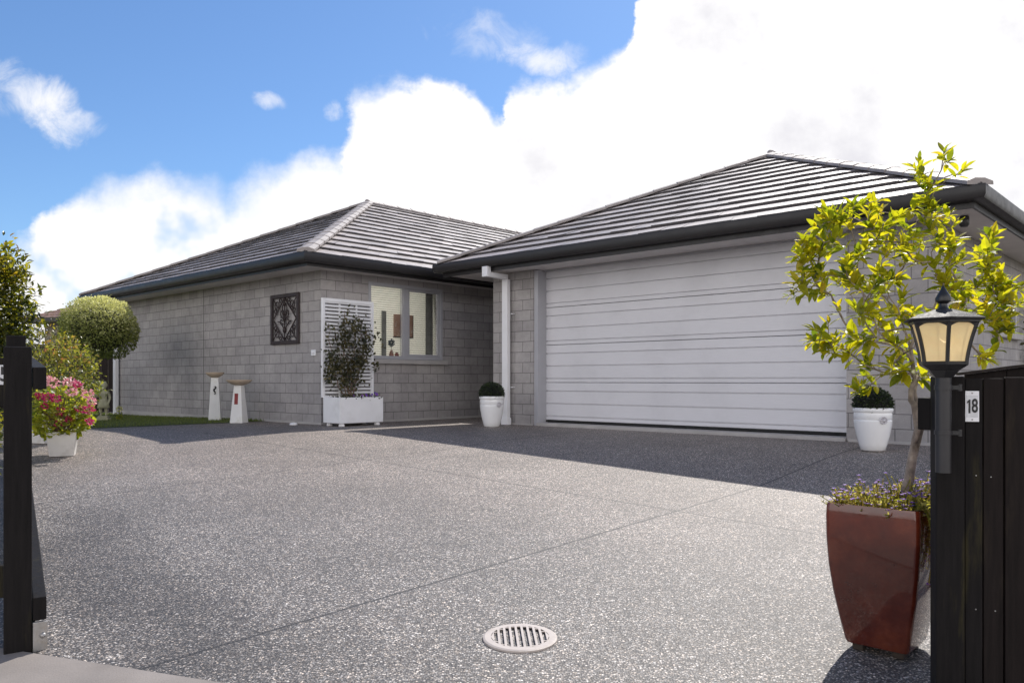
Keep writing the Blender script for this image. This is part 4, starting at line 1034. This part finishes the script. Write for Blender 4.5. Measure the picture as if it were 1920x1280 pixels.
V_=[(0,0,.34),(0,0,.42),(0,.005,.49),(0,.0,.535),(0,-.004,.565),(0,-.008,.61),(0,-.006,.655),
    (.04,0,.31),(.042,-.008,.21),(.045,0,.13),(.045,-.04,.115),
    (-.04,0,.31),(-.045,-.02,.22),(-.04,.01,.13),(-.04,-.035,.115),
    (.075,0,.50),(.10,.01,.41),(.085,-.03,.32),(.075,-.04,.29),
    (-.075,0,.50),(-.115,-.03,.43),(-.10,-.09,.46),(-.10,-.11,.48)]
E_=[(0,1),(1,2),(2,3),(3,4),(4,5),(5,6),(0,7),(7,8),(8,9),(9,10),(0,11),(11,12),(12,13),(13,14),(2,15),(15,16),(16,17),(17,18),(2,19),(19,20),(20,21),(21,22)]
R_=[(.06,.05),(.055,.045),(.06,.045),(.028,.028),(.04,.045),(.056,.058),(.042,.045),.036,.028,.021,.016,.036,.028,.021,.016,.028,.023,.018,.015,.028,.023,.018,.015]
skin('figure',V_,E_,R_,M['stone'],stt)
g=Geo(); g.ball((-.105,-.10,.46),.055,14,10,0,lambda d:1+.12*mnoise.noise(d*5)); g.build('shell',M['stone'],stt,smooth=True)
g=Geo(); g.ball((0,.006,.628),.062,14,10,0,lambda d:1+.1*mnoise.noise(d*7) if d.y>-.35 else .85); g.build('hair',M['stone'],stt,smooth=True)
g=Geo(); g.lathe([(.10,.235),(.085,.30),(.068,.36),(.064,.38)],20); g.build('drape',M['stone'],stt,smooth=True)
g=Geo(); g.ball((0,-.063,.604),.012,10,8); g.tube([(-.022,-.062,.585),(.022,-.062,.585)],.005,6); g.build('face',M['stone'],stt,smooth=True)
yf_=thing('yellow_flower','small plant with one pale yellow bloom beside the stone statue','flower',(-6.82,13.75,gz(-6.82,13.75)))
g=Geo(); g.tube([(0,0,0),(.01,0,.2)],.005,5)
for _ in range(40):
    d=rdir(); L=.05; g.leaf((random.uniform(-.05,.05),random.uniform(-.05,.05),random.uniform(.02,.16)),d,Vector((0,0,1))+rv(.5),L,.03,.2,.2,0,None,3)
g.build('leaf',M['geraleaf'],yf_)
g=Geo()
for _ in range(60):
    d=rdir(); g.chip(Vector((.01,0,.21))+d*.03,d+rv(.6),d,.03,.028)
g.build('bloom',M['cream_petal'],yf_)

def bush(name,label,cat,x,y,z0,cx,rx,ry,rz_,n,L0,L1,mat,asp=.5,tr=.03,lump=.2,ntip=60,seed=1,group=None,trunkz=None):
    random.seed(seed); t=thing(name,label,cat,(x,y,gz(x,y)),0,group)
    C=Vector((0,0,z0)); tips=[]
    fn=lambda d:1+lump*mnoise.noise(d*2.2+Vector((seed,0,0)))+lump*.6*mnoise.noise(d*5+Vector((seed,3,0)))
    for _ in range(ntip):
        d=rdir(); tips.append(C+Vector((d.x*rx,d.y*ry,d.z*rz_))*fn(d)*random.uniform(.5,.95))
    tk=trunkz if trunkz else max(.08,z0-rz_*.9)
    nodes=[Vector((0,0,-.02)),Vector((0,0,tk*.5)),Vector((.01,0,tk))]; par=[-1,0,1]
    tips.sort(key=lambda p:(p-nodes[2]).length); ends=grow(nodes,par,tips,.12,.02,start=1,minseg=.12)
    g=Geo(); wood(nodes,par,g,.003,2.3,tr,7); g.build('trunk',M['darkbark'],t,smooth=True)
    g=Geo()
    for i in range(n):
        if i%3:
            e=random.choice(ends); p=nodes[e]+rv(.16*max(rx,rz_)+.03); d=(p-C).normalized()
        else:
            d=rdir(); p=C+Vector((d.x*rx,d.y*ry,d.z*rz_))*fn(d)*random.uniform(.75,1.0)
        if p.z<.03: continue
        L=random.uniform(L0,L1); sh=min(1,max(0,random.random()*.8+.2*d.z))
        g.leaf(p,d*.7+rv(1)+Vector((0,0,.2)),Vector((0,0,1))+d*.4+rv(.8),L,L*asp,.25,.25,0,sh,3)
    g.build('crown',mat,t); return t
bush('shrub_tree','tall leafy shrub with yellow and bronze leaves behind the left fence','tree',-6.72,9.8,1.56,0,.78,.65,.98,8500,.055,.10,M['treeleaf'],.45,.05,.25,90,3,'garden shrubs behind the left fence')
bush('rose_bush','yellow green bush with red new shoots above the geranium planter','shrub',-5.25,9.3,.72,0,.42,.42,.48,1700,.035,.06,M['roseleaf'],.55,.02,.3,60,5,'garden shrubs behind the left fence')
bush('rose_bush','lighter loose bush between the red tipped bush and the topiary','shrub',-6.15,11.0,.75,0,.34,.4,.55,1100,.035,.06,M['roseleaf'],.55,.02,.35,50,8,'garden shrubs behind the left fence')
bush('shrub','low green bush behind the left gate post','shrub',-3.66,4.9,.64,0,.42,.5,.5,1500,.035,.06,M['treeleaf'],.5,.02,.3,50,11,'garden shrubs behind the left fence')
bush('shrub','dark green bush beneath the tall bronze leaved shrub','shrub',-6.9,10.7,.6,0,.6,.6,.6,1700,.04,.07,M['vineleaf'],.5,.03,.3,50,13,'garden shrubs behind the left fence')
bush('shrub','loose mid green bush under the neighbour gutter between the bronze tree and the topiary','shrub',-7.25,12.2,.95,0,.5,.45,.68,1700,.04,.075,M['treeleaf'],.42,.03,.3,50,23,'garden shrubs behind the left fence')
bush('shrub','dark spiky leaved bush against the dark back fence','shrub',-9.3,15.6,1.1,0,.85,.6,.85,2300,.05,.1,M['vineleaf'],.3,.03,.3,50,17,'garden shrubs behind the left fence')
random.seed(99)
# back fence
bf=thing('back_fence','dark brown paling fence behind the topiary at the end of the garden','fence',(-17.5,16.2,-.12),R(18))
x=0.0
while x<9.3:
    g=Geo(); wd=random.uniform(.13,.15); g.box(x,0,-.1,x+wd,.02,1.62+random.uniform(-.01,.01)); g.build('paling',M['oldfence'],bf); x+=wd+.006
for z_ in (.3,1.3):
    g=Geo(); g.box(0,.021,z_,9.3,.06,z_+.09); g.build('rail',M['oldfence'],bf)
# neighbour
NH=thing('neighbour_house','neighbouring house with brown tiled roof beyond the topiary','house',(-12.35,27.2,.24),R(-20))
g=Geo(); g.box(-5,-.0,0,3.6,6,2.5); g.build('wall',M['render'],NH)
g=Geo(); ze=2.62; u0,v0,u1,v1=-5.6,-.6,4.2,6.6; half=(v1-v0)/2
k=0; tan=.42
while k*TG<half:
    r0=k*TG; r1=min(half,r0+TG)
    for A,B,C,Dd in (((u0+r0,v0+r0),(u1-r0,v0+r0),(u1-r1,v0+r1),(u0+r1,v0+r1)),((u1-r0,v0+r0),(u1-r0,v1-r0),(u1-r1,v1-r1),(u1-r1,v0+r1)),((u0+r0,v1-r0),(u0+r0,v0+r0),(u0+r1,v0+r1),(u0+r1,v1-r1)),((u1-r0,v1-r0),(u0+r0,v1-r0),(u0+r1,v1-r1),(u1-r1,v1-r1))):
        L=math.hypot(B[0]-A[0],B[1]-A[1]); m=max(1,int(L/.15)); vs=[]
        for i in range(m+1):
            t=i/m; wv=.022*math.sin(i*math.pi); jz=.03*(i%2)
            vs += [(A[0]+(B[0]-A[0])*t,A[1]+(B[1]-A[1])*t,ze+r0*tan-.01),(A[0]+(B[0]-A[0])*t,A[1]+(B[1]-A[1])*t,ze+r0*tan+.03+jz),(Dd[0]+(C[0]-Dd[0])*t,Dd[1]+(C[1]-Dd[1])*t,ze+r1*tan+.005+jz*.5)]
        fs=[]
        for i in range(m): a=3*i; fs += [(a,a+3,a+4,a+1),(a+1,a+4,a+5,a+2)]
        g.add(vs,fs,0)
    k+=1
g.build('roof',M['orange_tile'],NH)
g=Geo(); rect_ring(g,(u0-.06,v0-.06,u1+.06,v1+.06),[(0,ze+.02),(0,ze-.12),(.1,ze-.12),(.1,ze+.0)]); g.build('gutter',M['charcoal'],NH)
g=Geo(); g.box(u0+.05,v0+.05,ze-.125,u1-.05,v1-.05,ze-.115); g.build('soffit',M['render'],NH)
# climber on the side wall
cw=uvthing('wall_climber','thin bare climber with a few red leaves on the garage side wall','climber',-2.24,12.9,0)
g=Geo(); l2=Geo()
for k in range(7):
    p=[Vector((0,random.uniform(-.1,.1),0))]; 
    for i in range(1,12): p.append(Vector((.015+.02*random.random(),p[-1].y+random.uniform(-.08,.1),i*.15)))
    g.tube(p,.004,5)
    for i in range(3,12):
        for _ in range(3):
            L=random.uniform(.04,.07); l2.leaf(p[i]+rv(.05),rdir(),Vector((1,0,.4))+rv(.5),L,L*.7,.2,.2,0,None,3)
g.build('stem',M['twig'],cw); l2.build('leaf',M['vineleaf'],cw)
# little drain cap by the wall corner
cx,cy=UV2XY(-10.38,6.42); g=Geo(); g.lathe([(.055,0),(.06,.012),(.045,.03),(.01,.036)],20); o=g.build('white_cap',M['white'],smooth=True,autosm=40); o.location=(cx,cy,gz(cx,cy)); tag(o,'small white domed cap on the paving by the wall corner','drain cap')

# ------------------------------------------------------------------ sky and sun
W=bpy.data.worlds.new('World'); S.world=W; W.use_nodes=True; nt=W.node_tree; nt.nodes.clear(); n=N(nt)
out=n.new('ShaderNodeOutputWorld'); bg=n.new('ShaderNodeBackground'); n.L.new(bg.outputs[0],out.inputs[0])
sky=n.new('ShaderNodeTexSky'); sky.sky_type='NISHITA'; sky.sun_disc=False
el=math.asin(SUN.z); az=math.atan2(SUN.x,SUN.y)
sky.sun_elevation=el; sky.sun_rotation=az; sky.altitude=0; sky.air_density=1.0; sky.dust_density=.35; sky.ozone_density=2.2
tc=n.new('ShaderNodeTexCoord').outputs['Generated']; sx=n.new('ShaderNodeSeparateXYZ'); n.L.new(tc,sx.inputs[0])
Yc=n.math('MAXIMUM',n.math('ABSOLUTE',sx.outputs[1]),.12); p=n.math('DIVIDE',sx.outputs[0],Yc); q=n.math('DIVIDE',sx.outputs[2],Yc)
cv=n.new('ShaderNodeCombineXYZ'); n.put(cv.inputs[0],p); n.put(cv.inputs[1],q); pv=cv.outputs[0]
n1=n.math('SUBTRACT',n.noise(pv,9,7,.6),.5); n2=n.math('SUBTRACT',n.noise(pv,3.2,3),.5); n3=n.math('SUBTRACT',n.noise(pv,26,3,.6),.5)
fc=n.new('ShaderNodeFloatCurve'); cm=fc.mapping; c=cm.curves[0]
poly=[(-560,560),(-200,520),(0,470),(62,440),(85,405),(140,352),(190,335),(240,342),(300,326),(360,330),(405,350),(425,378),(455,352),(520,312),(560,285),(640,272),(652,205),(668,180),(720,162),(770,147),(835,141),(885,165),(922,205),(944,200),(955,165),(1040,135),(1105,112),(1180,85),(1198,-10),(1300,-120),(1700,-420),(2440,-740)]
pts=[((x-960)/1486/2+.5,(713-y)/1486) for x,y in poly]
while len(c.points)<len(pts): c.points.new(.5,.5)
for i,(a,b) in enumerate(pts): c.points[i].location=(a,b); c.points[i].handle_type='VECTOR'
cm.update()
pw=n.math('ADD',p,n.math('MULTIPLY',n1,.06))
n.put(fc.inputs['Value'],n.math('MULTIPLY_ADD',pw,.5,.5,clamp=True)); fc.inputs['Factor'].default_value=1
f=n.math('SUBTRACT',fc.outputs[0],q); f=n.math('ADD',f,n.math('MULTIPLY',n1,.10)); f=n.math('ADD',f,n.math('MULTIPLY',n3,.03)); f=n.math('ADD',f,n.math('MULTIPLY',n2,.01))
alpha=n.remap(f,n.math('SUBTRACT',-.004,n.math('MULTIPLY',n.remap(n2,-.02,.16),.03)),n.remap(n2,-.1,.15,.010,.055))
# pale gaps low on the left
gap=n.math('MULTIPLY',n.remap(n.noise(pv,7.5,4),.53,.66),n.math('MULTIPLY',n.remap(p,-.28,-.42),n.remap(q,.26,.2)))
alpha=n.math('MULTIPLY',alpha,n.math('SUBTRACT',1,n.math('MULTIPLY',gap,.6)))
bn=n.math('MULTIPLY',n.math('SUBTRACT',n.noise(pv,15,6,.64,.5),.5),3.4)
def blob(px,py,a,b,rot,th,amp):
    P=(px-960)/1486; Q=(713-py)/1486; dp=n.math('SUBTRACT',p,P); dq=n.math('SUBTRACT',q,Q); cr,sr=math.cos(rot),math.sin(rot)
    xx=n.math('DIVIDE',n.math('ADD',n.math('MULTIPLY',dp,cr),n.math('MULTIPLY',dq,sr)),a/1486); yy=n.math('DIVIDE',n.math('SUBTRACT',n.math('MULTIPLY',dq,cr),n.math('MULTIPLY',dp,sr)),b/1486)
    e=n.math('SUBTRACT',1,n.math('ADD',n.math('MULTIPLY',xx,xx),n.math('MULTIPLY',yy,yy)))
    return n.math('MULTIPLY',n.remap(n.math('ADD',e,bn),th,th+1.5),amp)
for args in ((50,180,165,58,-.5,.05,.9),(130,225,90,38,-.3,.1,.75),(502,187,42,20,-.15,.0,.7),(622,206,22,24,.4,0,.8),(930,75,170,60,-.3,.3,.42),(1010,112,110,34,-.1,.0,.8),(1075,100,50,32,.5,.1,.45),(110,505,120,28,.05,.1,.45)):
    alpha=n.math('MAXIMUM',alpha,blob(*args))
skyc=n.mix(1,sky.outputs[0],(.70,.89,1.10,1),'MULTIPLY')
skyb=n.mix(1,skyc,(.125,.125,.125,1),'MULTIPLY')
edge=n.remap(f,.0,.12)
gray=n.math('MULTIPLY',n.remap(n.noise(pv,5.2,6,.6),.46,.74),edge)
cc=n.mix(gray,(1.08,1.07,1.08,1),(.82,.81,.86,1))
final=n.mix(alpha,skyb,cc)
# unseen bright cloud bank added behind the camera to light the shaded walls
back=n.remap(sx.outputs[1],.05,-.35); low=n.remap(sx.outputs[2],.80,.35)
bal=n.math('MULTIPLY',n.math('MULTIPLY',back,low),n.remap(n.noise(tc,2.2,5,.55),.36,.5,.35,1))
final=n.mix(bal,final,(1.85,1.78,1.74,1))
n.put(bg.inputs[0],final); bg.inputs[1].default_value=1.0
# the Sky Texture reaches the Background at about 0.125 of its brightness, the clouds at their own
L=bpy.data.lights.new('sun','SUN'); L.energy=5.0; L.angle=R(.53); L.color=(1,.95,.88); lo_=bpy.data.objects.new('sun',L); COL.objects.link(lo_)
lo_.rotation_euler=(-SUN).to_track_quat('-Z','Y').to_euler(); lo_.location=(5,12,14)

cam=bpy.data.cameras.new('camera'); co=bpy.data.objects.new('camera',cam); COL.objects.link(co); S.camera=co
co.location=(0,0,.66); co.rotation_euler=(R(90),0,0); cam.sensor_width=36; cam.lens=1486/1920*36; cam.shift_y=73/1920; cam.clip_end=2000; cam.clip_start=.05
S.view_settings.view_transform='Standard'; S.view_settings.look='None'; S.view_settings.exposure=0
S.render.engine='CYCLES'
